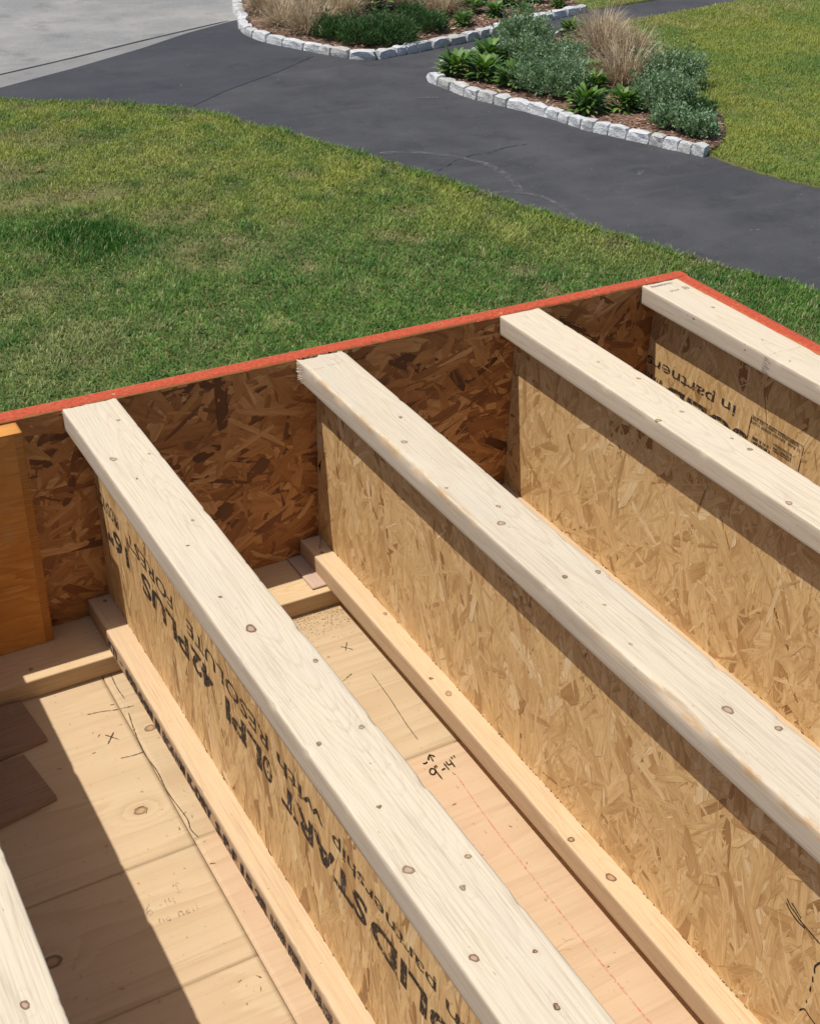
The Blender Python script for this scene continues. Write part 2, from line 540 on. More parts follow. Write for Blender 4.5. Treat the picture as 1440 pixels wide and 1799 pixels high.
# ------------------------------------------------------------------ writing
def glyphs(word, bold=0.0):
    cu = bpy.data.curves.new('tmp_text', 'FONT')
    cu.body = word
    cu.offset = bold
    cu.resolution_u = 3
    ob = bpy.data.objects.new('tmp_text', cu)
    COL.objects.link(ob)
    dg = bpy.context.evaluated_depsgraph_get()
    me = bpy.data.meshes.new_from_object(ob.evaluated_get(dg))
    V = np.zeros(len(me.vertices) * 3)
    me.vertices.foreach_get('co', V)
    F = [list(p.vertices) for p in me.polygons]
    bpy.data.objects.remove(ob)
    bpy.data.curves.remove(cu)
    bpy.data.meshes.remove(me)
    return V.reshape(-1, 3)[:, :2], F


def lettering(name, words, mat, o, du, dv, dn, parent, bold=0.0):
    """words: (text, a, b, vlo, vhi): reads from a to b along du, between vlo and vhi along dv"""
    o, du, dv, dn = (np.array(q, dtype=float) for q in (o, du, dv, dn))
    for wd, a, b, v0, v1 in words:            # one object per word
        P, F = glyphs(wd, bold)
        lo, hi = P.min(0), P.max(0)
        Q = (P - lo) / np.maximum(hi - lo, 1e-6)
        u = a + (b - a) * Q[:, 0]
        v = v0 + (v1 - v0) * Q[:, 1]
        link(name, mesh_np(name, o + u[:, None] * du + v[:, None] * dv, F, mat), parent)


def ribbon_vf(pts, width, o, du, dv, off=0, taper=True, seed=1):
    r = np.random.default_rng(seed)
    p = np.array(pts, dtype=float)
    # densify (Catmull-Rom)
    out = []
    q = np.vstack([p[0], p, p[-1]])
    for i in range(1, len(q) - 2):
        for t in np.linspace(0, 1, 5, endpoint=False):
            out.append(0.5 * (2 * q[i] + (q[i + 1] - q[i - 1]) * t + (2 * q[i - 1] - 5 * q[i] + 4 * q[i + 1] - q[i + 2]) * t * t + (3 * q[i] - q[i - 1] - 3 * q[i + 1] + q[i + 2]) * t ** 3))
    out.append(p[-1])
    c = np.array(out)
    d = np.gradient(c, axis=0)
    d /= np.linalg.norm(d, axis=1, keepdims=True) + 1e-9
    nn = np.stack([-d[:, 1], d[:, 0]], 1)
    wv = width * 0.5 * (0.75 + 0.5 * r.random(len(c)))
    if taper:
        wv[0] *= 0.5
        wv[-1] *= 0.4
    a = c + nn * wv[:, None]
    b = c - nn * wv[:, None]
    m = len(c)
    P = np.concatenate([a, b])
    F = [[off + i, off + m + i, off + m + i + 1, off + i + 1] for i in range(m - 1)]
    V = np.array(o) + P[:, :1] * np.array(du) + P[:, 1:] * np.array(dv)
    return V, F


def strokes(name, lines, width, mat, o, du, dv, parent):
    VV, FF, off = [], [], 0
    for k, l in enumerate(lines):
        w = width
        if isinstance(l, tuple):
            l, w = l
        V, F = ribbon_vf(l, w, o, du, dv, off, seed=k + 3)
        VV.append(V)
        FF += F
        off += len(V)
    me = mesh_np(name, np.concatenate(VV), FF, mat)
    return link(name, me, parent)


XA_, YA_, ZA_ = (1, 0, 0), (0, 1, 0), (0, 0, 1)

# ------------------------------------------------------------------ ground, roads, lawns, beds
def poly_sheet(name, pts, z, mat, thick=0.0, kind='structure', smoothn=0):
    p = [tuple(q) for q in pts]
    n = len(p)
    V = [(x, y, z) for x, y in p]
    F = [list(range(n))]
    area = sum(p[i][0] * p[(i + 1) % n][1] - p[(i + 1) % n][0] * p[i][1] for i in range(n))
    if area < 0:
        F = [list(range(n - 1, -1, -1))]
    if thick:
        V += [(x, y, z - thick) for x, y in p]
        for i in range(n):
            j = (i + 1) % n
            F.append([i, n + i, n + j, j] if area > 0 else [i, j, n + j, n + i])
    return link(name, mesh_np(name, V, F, mat), None, kind=kind)


def smooth_line(pts, n=6):
    p = np.array(pts, dtype=float)
    q = np.vstack([2 * p[0] - p[1], p, 2 * p[-1] - p[-2]])
    out = []
    for i in range(1, len(q) - 2):
        for t in np.linspace(0, 1, n, endpoint=False):
            out.append(0.5 * (2 * q[i] + (q[i + 1] - q[i - 1]) * t + (2 * q[i - 1] - 5 * q[i] + 4 * q[i + 1] - q[i + 2]) * t * t + (3 * q[i] - q[i - 1] - 3 * q[i + 1] + q[i + 2]) * t ** 3))
    out.append(p[-1])
    return [tuple(a) for a in np.array(out)]


M_GROUND = flat_noise('ground_soil', (0.10, 0.12, 0.03), (0.16, 0.18, 0.05), 3.0, 0.95, 0.01, 6, c3=(0.16, 0.12, 0.06), s3=0.7)


def asphalt(name, lo, hi, pale, pale_amt):
    m, nt, b = new_mat(name, 0.9, 0.3)
    v = coords(nt, 'Object')
    fine = noise(nt, v, 75, 5, 0.8)
    r = ramp(nt, [(0.33, lo), (0.66, hi)], fine)
    big = noise(nt, v, 0.8, 6, 0.65)
    c = mix(nt, r.outputs[0], pale, math_n(nt, 'MULTIPLY', ramp(nt, [(0.42, (0, 0, 0)), (0.72, (1, 1, 1))], big).outputs[0], pale_amt))
    streak = noise(nt, coords(nt, 'Object', (0.8, 5, 1)), 1.0, 5, 0.65)
    c = mix(nt, c, pale, math_n(nt, 'MULTIPLY', ramp(nt, [(0.52, (0, 0, 0)), (0.78, (1, 1, 1))], streak).outputs[0], pale_amt * 0.7))
    stain = noise(nt, coords(nt, 'Object', (1.6, 1.6, 1), (5, 2, 0)), 1.0, 5, 0.7)
    c = mix(nt, c, lo, math_n(nt, 'MULTIPLY', ramp(nt, [(0.55, (0, 0, 0)), (0.70, (1, 1, 1))], stain).outputs[0], 0.6))
    spk = noise(nt, v, 30, 2, 0.5)
    c = mix(nt, c, tuple(min(0.6, q * 4) for q in pale), ramp(nt, [(0.745, (0, 0, 0)), (0.785, (0.5, 0.5, 0.5))], spk).outputs[0])
    nt.links.new(c, b.inputs['Base Color'])
    bump(nt, b, fine, 0.8, 0.006)
    return m


M_ASPH = asphalt('driveway_asphalt', (0.030, 0.030, 0.034), (0.072, 0.072, 0.079), (0.110, 0.109, 0.112), 0.55)
M_ASPH2 = asphalt('apron_asphalt', (0.028, 0.029, 0.035), (0.064, 0.066, 0.075), (0.090, 0.090, 0.096), 0.5)
M_STREET = asphalt('street_paving', (0.135, 0.135, 0.132), (0.33, 0.328, 0.315), (0.37, 0.350, 0.325), 0.8)
M_GUTTER = asphalt('gutter_paving', (0.17, 0.165, 0.16), (0.27, 0.265, 0.255), (0.30, 0.29, 0.27), 0.6)
M_TAR = flat_noise('tar_joint', (0.03, 0.03, 0.032), (0.055, 0.055, 0.06), 40)
M_SCUFF = ink_mat('pale_scuff', (0.165, 0.155, 0.15), 0.34, 0.80, (14, 14, 14))
M_CRACK = ink_mat('crack_fill', (0.022, 0.022, 0.024), 0.40, 0.62, (16, 16, 16))
M_MULCH = flat_noise('mulch', (0.10, 0.055, 0.036), (0.27, 0.165, 0.115), 42, 0.95, 0.02, 6)

link('ground', mesh_np('ground', [(-600, -600, 0), (600, -600, 0), (600, 600, 0), (-600, 600, 0)], [[0, 1, 2, 3]], M_GROUND), kind='structure')
lawn_edge = [(2.2, 12.55), (2.73, 12.42), (3.26, 12.12), (3.78, 11.79), (4.32, 11.36), (4.67, 10.8), (4.99, 10.07), (5.25, 9.44), (5.46, 8.78), (5.64, 8.22), (5.82, 7.61), (5.98, 7.03), (6.18, 6.47), (6.37, 5.86), (6.54, 5.43), (6.71, 5.02), (6.91, 4.54), (7.4, 3.2)]
lawn_edge_s = smooth_line(lawn_edge, 10)
_r = np.random.default_rng(5)
lawn_edge_s = [(x + 0.05 * (_r.random() - 0.5), y + 0.05 * (_r.random() - 0.5)) for x, y in lawn_edge_s]
FRONT_LAWN = [(-14, 3.5), (1.2, 12.1)] + lawn_edge_s + [(8.6, 0), (10, -5), (11, -12), (-14, -12)]
bed_front = [(7.47, 11.36), (7.48, 10.96), (7.52, 10.54), (7.65, 10.14), (7.78, 9.78), (7.89, 9.39), (7.95, 8.96), (8.08, 8.64), (8.21, 8.33), (8.34, 8.04), (8.47, 7.71)]
bed_back = [(7.47, 11.36), (7.83, 11.74), (8.51, 12.11), (9.04, 12.28), (10.11, 12.6), (10.53, 12.73)]
bed_right = [(11.3, 13.05), (10.81, 11.61), (10.36, 10.82), (9.72, 9.37), (9.64, 8.89), (9.21, 8.24), (8.78, 7.84), (8.47, 7.71)]
bed_right_s = smooth_line(bed_right, 5)
rl_edge = smooth_line([(8.49, 7.7), (8.53, 7.24), (8.65, 6.74), (8.79, 6.44), (9.3, 5.4), (10.2, 3.5)], 8)
rl_edge = [(x + 0.025 * (_r.random() - 0.5), y + 0.025 * (_r.random() - 0.5)) for x, y in rl_edge]
path_lo = [(11.6, 13.06), (12.25, 13.17), (13.15, 13.36), (14.25, 13.6), (14.67, 13.68), (16.07, 14.01)]
RIGHT_LAWN = rl_edge + [(12, 0), (13, -12), (40, -12), (40, 20), (16.07, 14.01)] + path_lo[::-1][1:] + bed_right_s[1:-1]
island = [(7.96, 17.71), (7.29, 16.54), (6.94, 15.82), (6.77, 15.28), (6.52, 14.62), (6.49, 14.09), (6.64, 13.62), (6.89, 13.14), (7.14, 12.71), (7.39, 12.58), (7.75, 12.65), (8.34, 12.81), (8.85, 12.94), (9.31, 13.11), (9.7, 13.29), (10.59, 13.63), (11.22, 13.83), (11.54, 13.92)]
FAR_LAWN = [(11.54, 13.94), (12.45, 14.08), (13.22, 14.24), (14.24, 14.52), (40, 20.6), (40, 60), (12.2, 60), (11.95, 15.2), (11.75, 14.5)]
street_edge = [(-14, 3.9), (1.0, 11.95), (2.87, 12.95), (3.88, 13.5), (4.94, 14.15), (5.77, 14.74), (6.63, 15.22)]
dark_line = [(-14, 4.9), (1.2, 12.7), (3.03, 13.55), (4.03, 14.02), (5.09, 14.56), (6.55, 15.25)]

poly_sheet('street', street_edge + [(6.77, 15.3), (6.94, 15.82), (7.29, 16.54), (7.96, 17.71), (14, 28), (14, 90), (-90, 90), (-90, -35)], 0.004, M_STREET)
poly_sheet('gutter', street_edge + dark_line[::-1], 0.008, M_GUTTER)
poly_sheet('driveway', [(4.3, 11.3), (4.2, 11.0), (4.5, 9), (5.2, 6), (6.0, 3), (8.0, -12), (13.2, -12), (12, 1), (9.6, 5.5), (9.0, 8), (10.6, 11), (11.8, 13.0), (16.3, 13.9), (40, 19.9), (40, 20.8), (14.24, 14.6), (11.54, 14.0), (9.3, 13.4), (7.7, 13.2), (6.95, 13.4), (6.69, 13.0), (5.95, 12.45), (5.08, 11.92)], 0.012, M_ASPH)
poly_sheet('apron', [(1.9, 12.2), (4.30, 11.22), (4.40, 11.30), (5.11, 11.87), (5.98, 12.40), (6.72, 12.95), (6.9, 13.4), (6.7, 14.1), (6.75, 14.7), (6.9, 15.2)] + street_edge[::-1][:-2], 0.016, M_ASPH2)
poly_sheet('lawn', FRONT_LAWN, 0.03, M_GROUND, 0.03)
poly_sheet('lawn', RIGHT_LAWN, 0.03, M_GROUND, 0.03)
poly_sheet('lawn', FAR_LAWN, 0.03, M_GROUND, 0.03)
poly_sheet('planting_bed', bed_front + bed_right_s[::-1][1:] + bed_back[::-1][:-1], 0.055, M_MULCH, 0.05)
poly_sheet('planting_bed', smooth_line(island, 3) + [(11.95, 15.2), (12.2, 21), (10, 21)], 0.055, M_MULCH, 0.05)


def ground_mark(name, lines, z, mat):
    VV, FF, off = [], [], 0
    for k, (pts, w) in enumerate(lines):
        V, F = ribbon_vf(pts, w, (0, 0, z), XA_, YA_, off, seed=k + 11)
        VV.append(V)
        FF += F
        off += len(V)
    return link(name, mesh_np(name, np.concatenate(VV), FF, mat), kind='structure')


ground_mark('tar_joint', [(dark_line, 0.035)], 0.0125, M_TAR)
ground_mark('asphalt_crack', [([(5.75, 8.36), (5.99, 8.5), (6.10, 8.58), (6.16, 8.60), (6.36, 8.67), (6.5, 8.66), (6.63, 8.69), (6.8, 8.75), (7.09, 8.75)], 0.011)], 0.0165, M_CRACK)
ground_mark('tyre_scuff', [([(5.55, 9.1), (5.89, 8.98), (6.17, 8.69), (6.31, 8.39), (6.3, 7.97), (6.17, 7.53)], 0.075), ([(5.79, 7.62), (6.09, 7.57), (6.27, 7.28), (6.21, 6.76)], 0.06), ([(7.6, 7.6), (7.45, 7.45)], 0.05), ([(6.9, 10.75), (7.15, 10.65)], 0.05)], 0.0163, M_SCUFF)


# grass -------------------------------------------------------------
def inside(poly, x, y):
    p = np.array(poly)
    c = np.zeros(len(x), dtype=bool)
    j = len(p) - 1
    for i in range(len(p)):
        xi, yi = p[i]
        xj, yj = p[j]
        if yi != yj:
            k = ((yi > y) != (yj > y)) & (x < (xj - xi) * (y - yi) / (yj - yi) + xi)
            c ^= k
        j = i
    return c


def edge_dist(line, x, y):
    p = np.array(line)
    d = np.full(len(x), 99.0)
    for i in range(len(p) - 1):
        a, b = p[i], p[i + 1]
        ab = b - a
        t = np.clip(((x - a[0]) * ab[0] + (y - a[1]) * ab[1]) / (ab @ ab + 1e-12), 0, 1)
        d = np.minimum(d, np.hypot(x - a[0] - t * ab[0], y - a[1] - t * ab[1]))
    return d


def in_view(x, y, margin):
    """keep grass only where it can be seen from around the viewpoint"""
    P = np.stack([x - CAM[0], y - CAM[1], np.full(len(x), -CAM[2])], 1)
    dz = P @ fw
    a = (P @ rt) / dz
    b = (P @ up) / dz
    return (dz > 0.5) & (np.abs(a) < 0.32 + margin) & (b < 0.40 + margin) & (b > -0.1 - margin)


M_GRASS, nt, b = new_mat('grass_blades', 0.6, 0.2)
at = N(nt, 'ShaderNodeAttribute', attribute_name='Col')
nt.links.new(at.outputs['Color'], b.inputs['Base Color'])
tr = N(nt, 'ShaderNodeBsdfTranslucent')
nt.links.new(mix(nt, at.outputs['Color'], (1.1, 1.15, 0.6), 1.0, 'MULTIPLY'), tr.inputs['Color'])
ms = N(nt, 'ShaderNodeMixShader')
ms.inputs[0].default_value = 0.30
nt.links.new(b.outputs[0], ms.inputs[1])
nt.links.new(tr.outputs[0], ms.inputs[2])
nt.links.new(ms.outputs[0], nt.nodes['Material Output'].inputs['Surface'])


def grass(name, poly, bbox, dens, seed, colour, label_edge=None, lh=0.045):
    r = np.random.default_rng(seed)
    x0, x1, y0, y1 = bbox
    n = int((x1 - x0) * (y1 - y0) * dens)
    x = x0 + (x1 - x0) * r.random(n)
    y = y0 + (y1 - y0) * r.random(n)
    k = in_view(x, y, 0.12) & inside(poly, x, y)
    x, y = x[k], y[k]
    C, hmul, keep = colour(x, y, r)
    k = r.random(len(x)) < keep
    x, y, C, hmul = x[k], y[k], C[k], hmul[k]
    n = len(x)
    L = lh * (0.55 + 0.9 * r.random(n)) * hmul
    wd = 0.0022 + 0.0030 * r.random(n)
    az = r.random(n) * 6.283
    lean = 0.35 + 0.85 * r.random(n)
    dx, dy = np.cos(az), np.sin(az)
    fx, fy = np.cos(az + 1.57 + (r.random(n) - 0.5)), np.sin(az + 1.57 + (r.random(n) - 0.5))
    z0 = 0.028
    b0 = np.stack([x - fx * wd, y - fy * wd, np.full(n, z0)], 1)
    b1 = np.stack([x + fx * wd, y + fy * wd, np.full(n, z0)], 1)
    tx = np.stack([x + dx * L * np.sin(lean), y + dy * L * np.sin(lean), z0 + L * np.cos(lean)], 1)
    mid = 0.5 * (b0 + b1) * 0.45 + tx * 0.55
    mid[:, 2] += L * 0.12
    wv = np.stack([fx * wd * 0.8, fy * wd * 0.8, np.zeros(n)], 1)
    V = np.stack([b0, b1, mid + wv, mid - wv, tx], 1).reshape(-1, 3)
    i = np.arange(n) * 5
    F = [None]
    q = np.stack([i, i + 1, i + 2, i + 3], 1)
    t = np.stack([i + 3, i + 2, i + 4], 1)
    loops = np.concatenate([q.ravel(), t.ravel()]).astype(np.int32)
    starts = np.concatenate([np.arange(n) * 4, n * 4 + np.arange(n) * 3]).astype(np.int32)
    me = bpy.data.meshes.new(name)
    me.vertices.add(len(V))
    me.vertices.foreach_set('co', V.astype(np.float32).ravel())
    me.loops.add(len(loops))
    me.loops.foreach_set('vertex_index', loops)
    me.polygons.add(2 * n)
    me.polygons.foreach_set('loop_start', starts)
    a = me.attributes.new('Col', 'FLOAT_COLOR', 'POINT')
    c4 = np.ones((n, 5, 4), dtype=np.float32)
    shade = np.array([0.85, 0.85, 1.0, 1.0, 1.12])
    c4[:, :, :3] = C[:, None, :] * shade[None, :, None]
    a.data.foreach_set('color', c4.ravel())
    me.update(calc_edges=True)
    me.materials.append(M_GRASS)
    o = link(name, me, kind='stuff')
    return o, n


def lerp(a, b, t):
    return a + (b - a) * t[:, None]


G_YEL = np.array([0.330, 0.368, 0.080])
G_MID = np.array([0.175, 0.290, 0.068])
G_GRN = np.array([0.100, 0.215, 0.050])
G_LUSH = np.array([0.028, 0.122, 0.012])
G_DRY = np.array([0.440, 0.380, 0.205])
G_BRN = np.array([0.310, 0.240, 0.150])
_c = np.random.default_rng(88)
CLUMPS = np.stack([-0.5 + 8.0 * _c.random(420), 3.5 + 9.5 * _c.random(420), 0.03 + 0.11 * _c.random(420) ** 2, _c.random(420)], 1)


def clumpiness(x, y):
    dark = np.zeros(len(x))
    pale = np.zeros(len(x))
    for cx, cy, cr, t in CLUMPS:
        k = np.abs(x - cx) < 3 * cr
        g = np.exp(-(((x[k] - cx) ** 2 + (y[k] - cy) ** 2) / cr ** 2))
        if t < 0.58:
            dark[k] = np.maximum(dark[k], g)
        else:
            pale[k] = np.maximum(pale[k], g)
    return dark, pale


def front_colour(x, y, r):
    n1 = wob2(x, y, 21, 1.7, 1.7, 4)
    n2 = wob2(x, y, 22, 5.0, 5.0, 3)
    n3 = wob2(x, y, 24, 14.0, 14.0, 2)
    n4 = wob2(x, y, 25, 38.0, 38.0, 2)
    far = smooth01(y + 0.75 * (x - 3.0) + 0.7 * n1, 7.5, 9.2)
    C = lerp(np.tile(G_GRN, (len(x), 1)), G_MID, np.clip(0.45 + 0.30 * n2 + 0.25 * n3 + 0.25 * n4, 0, 1))
    C = lerp(C, G_YEL, np.clip(far * (0.66 + 0.34 * n2 + 0.15 * n3), 0, 1))
    # dry, thin zones
    dry = np.clip(smooth01(n1 * 0.6 + n2 * 0.5, 0.15, 0.9) * (1 - 0.55 * far), 0, 1) * 0.5
    brown = np.zeros(len(x))
    for cx, cy, sx, sy, w in ((1.95, 9.85, 0.42, 0.36, 1.3), (2.40, 9.02, 0.60, 0.20, 1.2), (2.9, 10.6, 0.3, 0.14, 0.7), (3.15, 8.2, 0.35, 0.22, 0.6), (3.1, 7.35, 0.55, 0.25, 0.45), (1.6, 7.0, 0.5, 0.28, 0.45), (2.6, 11.0, 0.35, 0.25, 0.6), (3.6, 11.7, 0.3, 0.15, 0.5)):
        brown = np.maximum(brown, w * np.exp(-((x - cx) / sx) ** 2 - ((y - cy) / sy) ** 2))
    brown = np.clip(brown * (1.0 + 0.6 * n3), 0, 1)
    C = lerp(C, G_DRY, np.clip(dry * 0.85, 0, 1))
    C = lerp(C, G_BRN, np.clip(brown * 0.95, 0, 1))
    lush = np.exp(-(((x - 2.28) * 0.93 + (y - 8.0) * 0.37) / 0.40) ** 4 - (((y - 8.0) * 0.93 - (x - 2.28) * 0.37) / 0.50) ** 4)
    lush = np.clip(lush * (0.9 + 0.35 * n3), 0, 1)
    C = lerp(C, G_LUSH, np.clip(lush * 1.1, 0, 1))
    ed = edge_dist(lawn_edge, x, y)
    rim = np.clip(1.15 - ed / 0.16, 0, 1) * smooth01(n2 + n3, -0.9, 0.3)
    C = lerp(C, np.array([0.11, 0.23, 0.04]), rim * 0.85)
    near = smooth01(-(y - 0.0), -6.6, -5.2)
    C = lerp(C, G_GRN * np.array([0.85, 1.0, 0.7]), near * 0.55 * smooth01(n2, -0.6, 0.6))
    dk, pa = clumpiness(x, y)
    C = lerp(C, np.array([0.085, 0.200, 0.050]), dk * 0.75)
    C = lerp(C, G_DRY * 0.92, pa * 0.55)
    straw = r.random(len(x)) < 0.13
    C[straw] = lerp(C[straw], G_DRY, np.full(straw.sum(), 0.75))
    C = C * (0.70 + 0.60 * r.random((len(x), 1))) * (1 + 0.14 * n4 + 0.10 * n3)[:, None]
    return C, 1.0 + 0.85 * lush + 0.5 * rim + 0.25 * n2 + 0.55 * dk - 0.3 * pa, np.clip(1.0 - 0.80 * brown - 0.45 * pa - 0.25 * np.clip(n3 + n4, 0, 1), 0.1, 1)


def right_colour(x, y, r):
    n1 = wob2(x, y, 31, 1.5, 1.5, 4)
    n2 = wob2(x, y, 32, 4.5, 4.5, 3)
    C = lerp(np.tile(G_MID * 0.95, (len(x), 1)), G_YEL, np.clip(0.55 + 0.40 * n1 + 0.4 * n2 + 0.3 * wob2(x, y, 33, 16.0, 16.0, 2), 0, 1))
    green = np.exp(-((x - 12.2) / 0.7) ** 2 - ((y - 9.9) / 0.5) ** 2)
    C = lerp(C, G_GRN, green * 0.6)
    top = smooth01(y - 0.15 * x + 0.5 * n2, 10.2, 11.2) * 0.5
    C = lerp(C, G_DRY, np.clip(top * (0.5 + 0.6 * n2), 0, 1))
    near = smooth01(-y, -7.6, -6.2)
    C = lerp(C, G_MID, near * 0.4)
    straw = r.random(len(x)) < 0.08
    C[straw] = lerp(C[straw], G_DRY, np.full(straw.sum(), 0.7))
    C = C * (0.74 + 0.52 * r.random((len(x), 1)))
    return C, 1.0 + 0.2 * n2, np.clip(1.0 - 0.3 * np.clip(wob2(x, y, 34, 20.0, 20.0, 2), 0, 1), 0, 1)


grass('grass', FRONT_LAWN, (-1.5, 8.2, 2.0, 13.0), 8500, 41, front_colour, lh=0.036)
grass('grass', RIGHT_LAWN, (8.3, 19.0, 4.0, 14.5), 5000, 42, right_colour, lh=0.042)
grass('grass', FAR_LAWN, (11.4, 18.0, 13.5, 18.0), 3500, 43, right_colour, lh=0.042)


# granite edging -----------------------------------------------------
def granite():
    m, nt, b = new_mat('granite', 0.75, 0.3)
    v = coords(nt, 'Object')
    oi = N(nt, 'ShaderNodeObjectInfo')
    big = noise(nt, v, 9, 4, 0.6)
    c = ramp(nt, [(0.30, (0.46, 0.46, 0.45)), (0.60, (0.70, 0.70, 0.69)), (0.8, (0.80, 0.79, 0.77))], big).outputs[0]
    sp = noise(nt, v, 120, 2, 0.6)
    c = mix(nt, c, (0.10, 0.10, 0.11), ramp(nt, [(0.60, (0, 0, 0)), (0.68, (0.75, 0.75, 0.75))], sp).outputs[0])
    tint = ramp(nt, [(0.0, (0.76, 0.74, 0.70)), (0.25, (0.88, 0.875, 0.86)), (0.6, (0.94, 0.95, 0.96)), (1.0, (1.04, 1.05, 1.07))], oi.outputs['Random'])
    c = mix(nt, c, tint.outputs[0], 1.0, 'MULTIPLY')
    lich = noise(nt, v, 22, 3, 0.6)
    c = mix(nt, c, (0.22, 0.21, 0.17), ramp(nt, [(0.60, (0, 0, 0)), (0.74, (0.7, 0.7, 0.7))], lich).outputs[0])
    nt.links.new(c, b.inputs['Base Color'])
    bump(nt, b, big, 0.7, 0.02)
    return m


M_GRAN = granite()


def block_me(seed):
    r = np.random.default_rng(seed)
    import bmesh
    bm = bmesh.new()
    bmesh.ops.create_cube(bm, size=1.0)
    bmesh.ops.subdivide_edges(bm, edges=bm.edges[:], cuts=2, use_grid_fill=True)
    for v in bm.verts:
        c = v.co
        k = max(0.0, abs(c.x) - 0.3) * max(0, abs(c.y) - 0.3) + max(0, abs(c.x) - 0.3) * max(0, abs(c.z) - 0.3) + max(0, abs(c.y) - 0.3) * max(0, abs(c.z) - 0.3)
        s = 1 - 1.3 * k
        v.co = Vector((c.x * s + 0.05 * (r.random() - 0.5), c.y * s + 0.12 * (r.random() - 0.5), c.z * s + 0.10 * (r.random() - 0.5)))
    me = bpy.data.meshes.new('granite_block')
    bm.to_mesh(me)
    bm.free()
    me.materials.append(M_GRAN)
    return me


BLOCKS = [block_me(100 + i) for i in range(9)]


def edging(label, line, seed, length=0.235):
    r = np.random.default_rng(seed)
    root = thing('granite_edging', label, 'edging', (line[0][0], line[0][1], 0), 'granite block edging of the beds')
    p = np.array(smooth_line(line, 8))
    d = np.concatenate([[0], np.cumsum(np.hypot(*np.diff(p, axis=0).T))])
    s = 0.0
    while s < d[-1] - 0.08:
        L = min(length * (0.66 + 0.70 * r.random()), max(0.15, d[-1] - s + 0.02))
        c = min(s + L / 2, d[-1])
        x, y = np.interp(c, d, p[:, 0]), np.interp(c, d, p[:, 1])
        x2, y2 = np.interp(min(c + 0.05, d[-1]), d, p[:, 0]), np.interp(min(c + 0.05, d[-1]), d, p[:, 1])
        x1, y1 = np.interp(max(c - 0.05, 0), d, p[:, 0]), np.interp(max(c - 0.05, 0), d, p[:, 1])
        o = bpy.data.objects.new('granite_block', BLOCKS[int(r.integers(len(BLOCKS)))])
        COL.objects.link(o)
        o.parent = root
        h = 0.155 + 0.02 * r.random()
        o.location = (x - root.location.x + 0.012 * (r.random() - 0.5), y - root.location.y + 0.012 * (r.random() - 0.5), 0.105 - h / 2 + 0.016 * r.random())
        o.rotation_euler = (0.16 * (r.random() - 0.5), 0.10 * (r.random() - 0.5), math.atan2(y2 - y1, x2 - x1) + 0.13 * (r.random() - 0.5) + (math.pi if r.random() < 0.5 else 0))
        o.scale = (L - 0.004, 0.125 + 0.02 * r.random(), h)
        s += L
    return root


edging('curb of white granite blocks around the far island bed', island, 51, 0.25)
edging('front curb of granite blocks facing the driveway at the right bed', bed_front, 52, 0.225)
edging('back curb of granite blocks behind the right bed shrubs', bed_back[1:], 53, 0.24)

# mulch chips ---------------------------------------------------------
M_CHIP, nt, b = new_mat('mulch_chip', 0.9, 0.2)
g_ = N(nt, 'ShaderNodeNewGeometry')
nt.links.new(ramp(nt, [(0.0, (0.08, 0.04, 0.028)), (0.5, (0.24, 0.14, 0.095)), (0.85, (0.36, 0.235, 0.16)), (1.0, (0.56, 0.43, 0.31))], g_.outputs['Random Per Island']).outputs[0], b.inputs['Base Color'])


def chips(name, poly, bbox, n, seed, z, mat, lmin, lmax, wf=0.3, tilt=0.5, keepf=None, parent=None):
    r = np.random.default_rng(seed)
    x = bbox[0] + (bbox[1] - bbox[0]) * r.random(n)
    y = bbox[2] + (bbox[3] - bbox[2]) * r.random(n)
    k = inside(poly, x, y)
    if keepf is not None:
        k &= keepf(x, y, r)
    x, y = x[k], y[k]
    n = len(x)
    L = lmin + (lmax - lmin) * r.random(n) ** 1.5
    W = L * wf * (0.5 + r.random(n))
    a = r.random(n) * 6.283
    t1 = (r.random(n) - 0.5) * tilt
    t2 = (r.random(n) - 0.5) * tilt
    u = np.stack([np.cos(a), np.sin(a), t1], 1) * L[:, None] / 2
    v = np.stack([-np.sin(a), np.cos(a), t2], 1) * W[:, None] / 2
    c = np.stack([x, y, z + np.abs(t1) * L / 2 + np.abs(t2) * W / 2 + 0.0005 + 0.1 * lmin * r.random(n)], 1)
    V = np.stack([c - u - v, c + u * 0.9 - v * 0.7, c + u + v * 0.8, c - u * 0.8 + v], 1).reshape(-1, 3)
    return link(name, mesh_np(name, V, np.arange(4 * n).reshape(n, 4), mat), parent, kind='stuff')


chips('mulch_chips', bed_front + bed_right_s[::-1][1:] + bed_back[::-1][:-1], (7.4, 11.6, 7.6, 13.2), 16000, 61, 0.056, M_CHIP, 0.03, 0.09)
chips('mulch_chips', smooth_line(island, 3) + [(11.95, 15.2), (12.2, 21), (10, 21)], (6.4, 12.2, 12.5, 17.5), 22000, 62, 0.056, M_CHIP, 0.03, 0.09)


# plants ---------------------------------------------------------------
def leaf_mat(name, stops, transl=0.25, rough=0.5, tint=(1.1, 1.15, 0.5)):
    m, nt, b = new_mat(name, rough, 0.35)
    g = N(nt, 'ShaderNodeNewGeometry')
    c = ramp(nt, stops, g.outputs['Random Per Island']).outputs[0]
    nt.links.new(c, b.inputs['Base Color'])
    t = N(nt, 'ShaderNodeBsdfTranslucent')
    nt.links.new(mix(nt, c, tint, 1.0, 'MULTIPLY'), t.inputs['Color'])
    s = N(nt, 'ShaderNodeMixShader')
    s.inputs[0].default_value = transl
    nt.links.new(b.outputs[0], s.inputs[1])
    nt.links.new(t.outputs[0], s.inputs[2])
    nt.links.new(s.outputs[0], nt.nodes['Material Output'].inputs['Surface'])
    return m


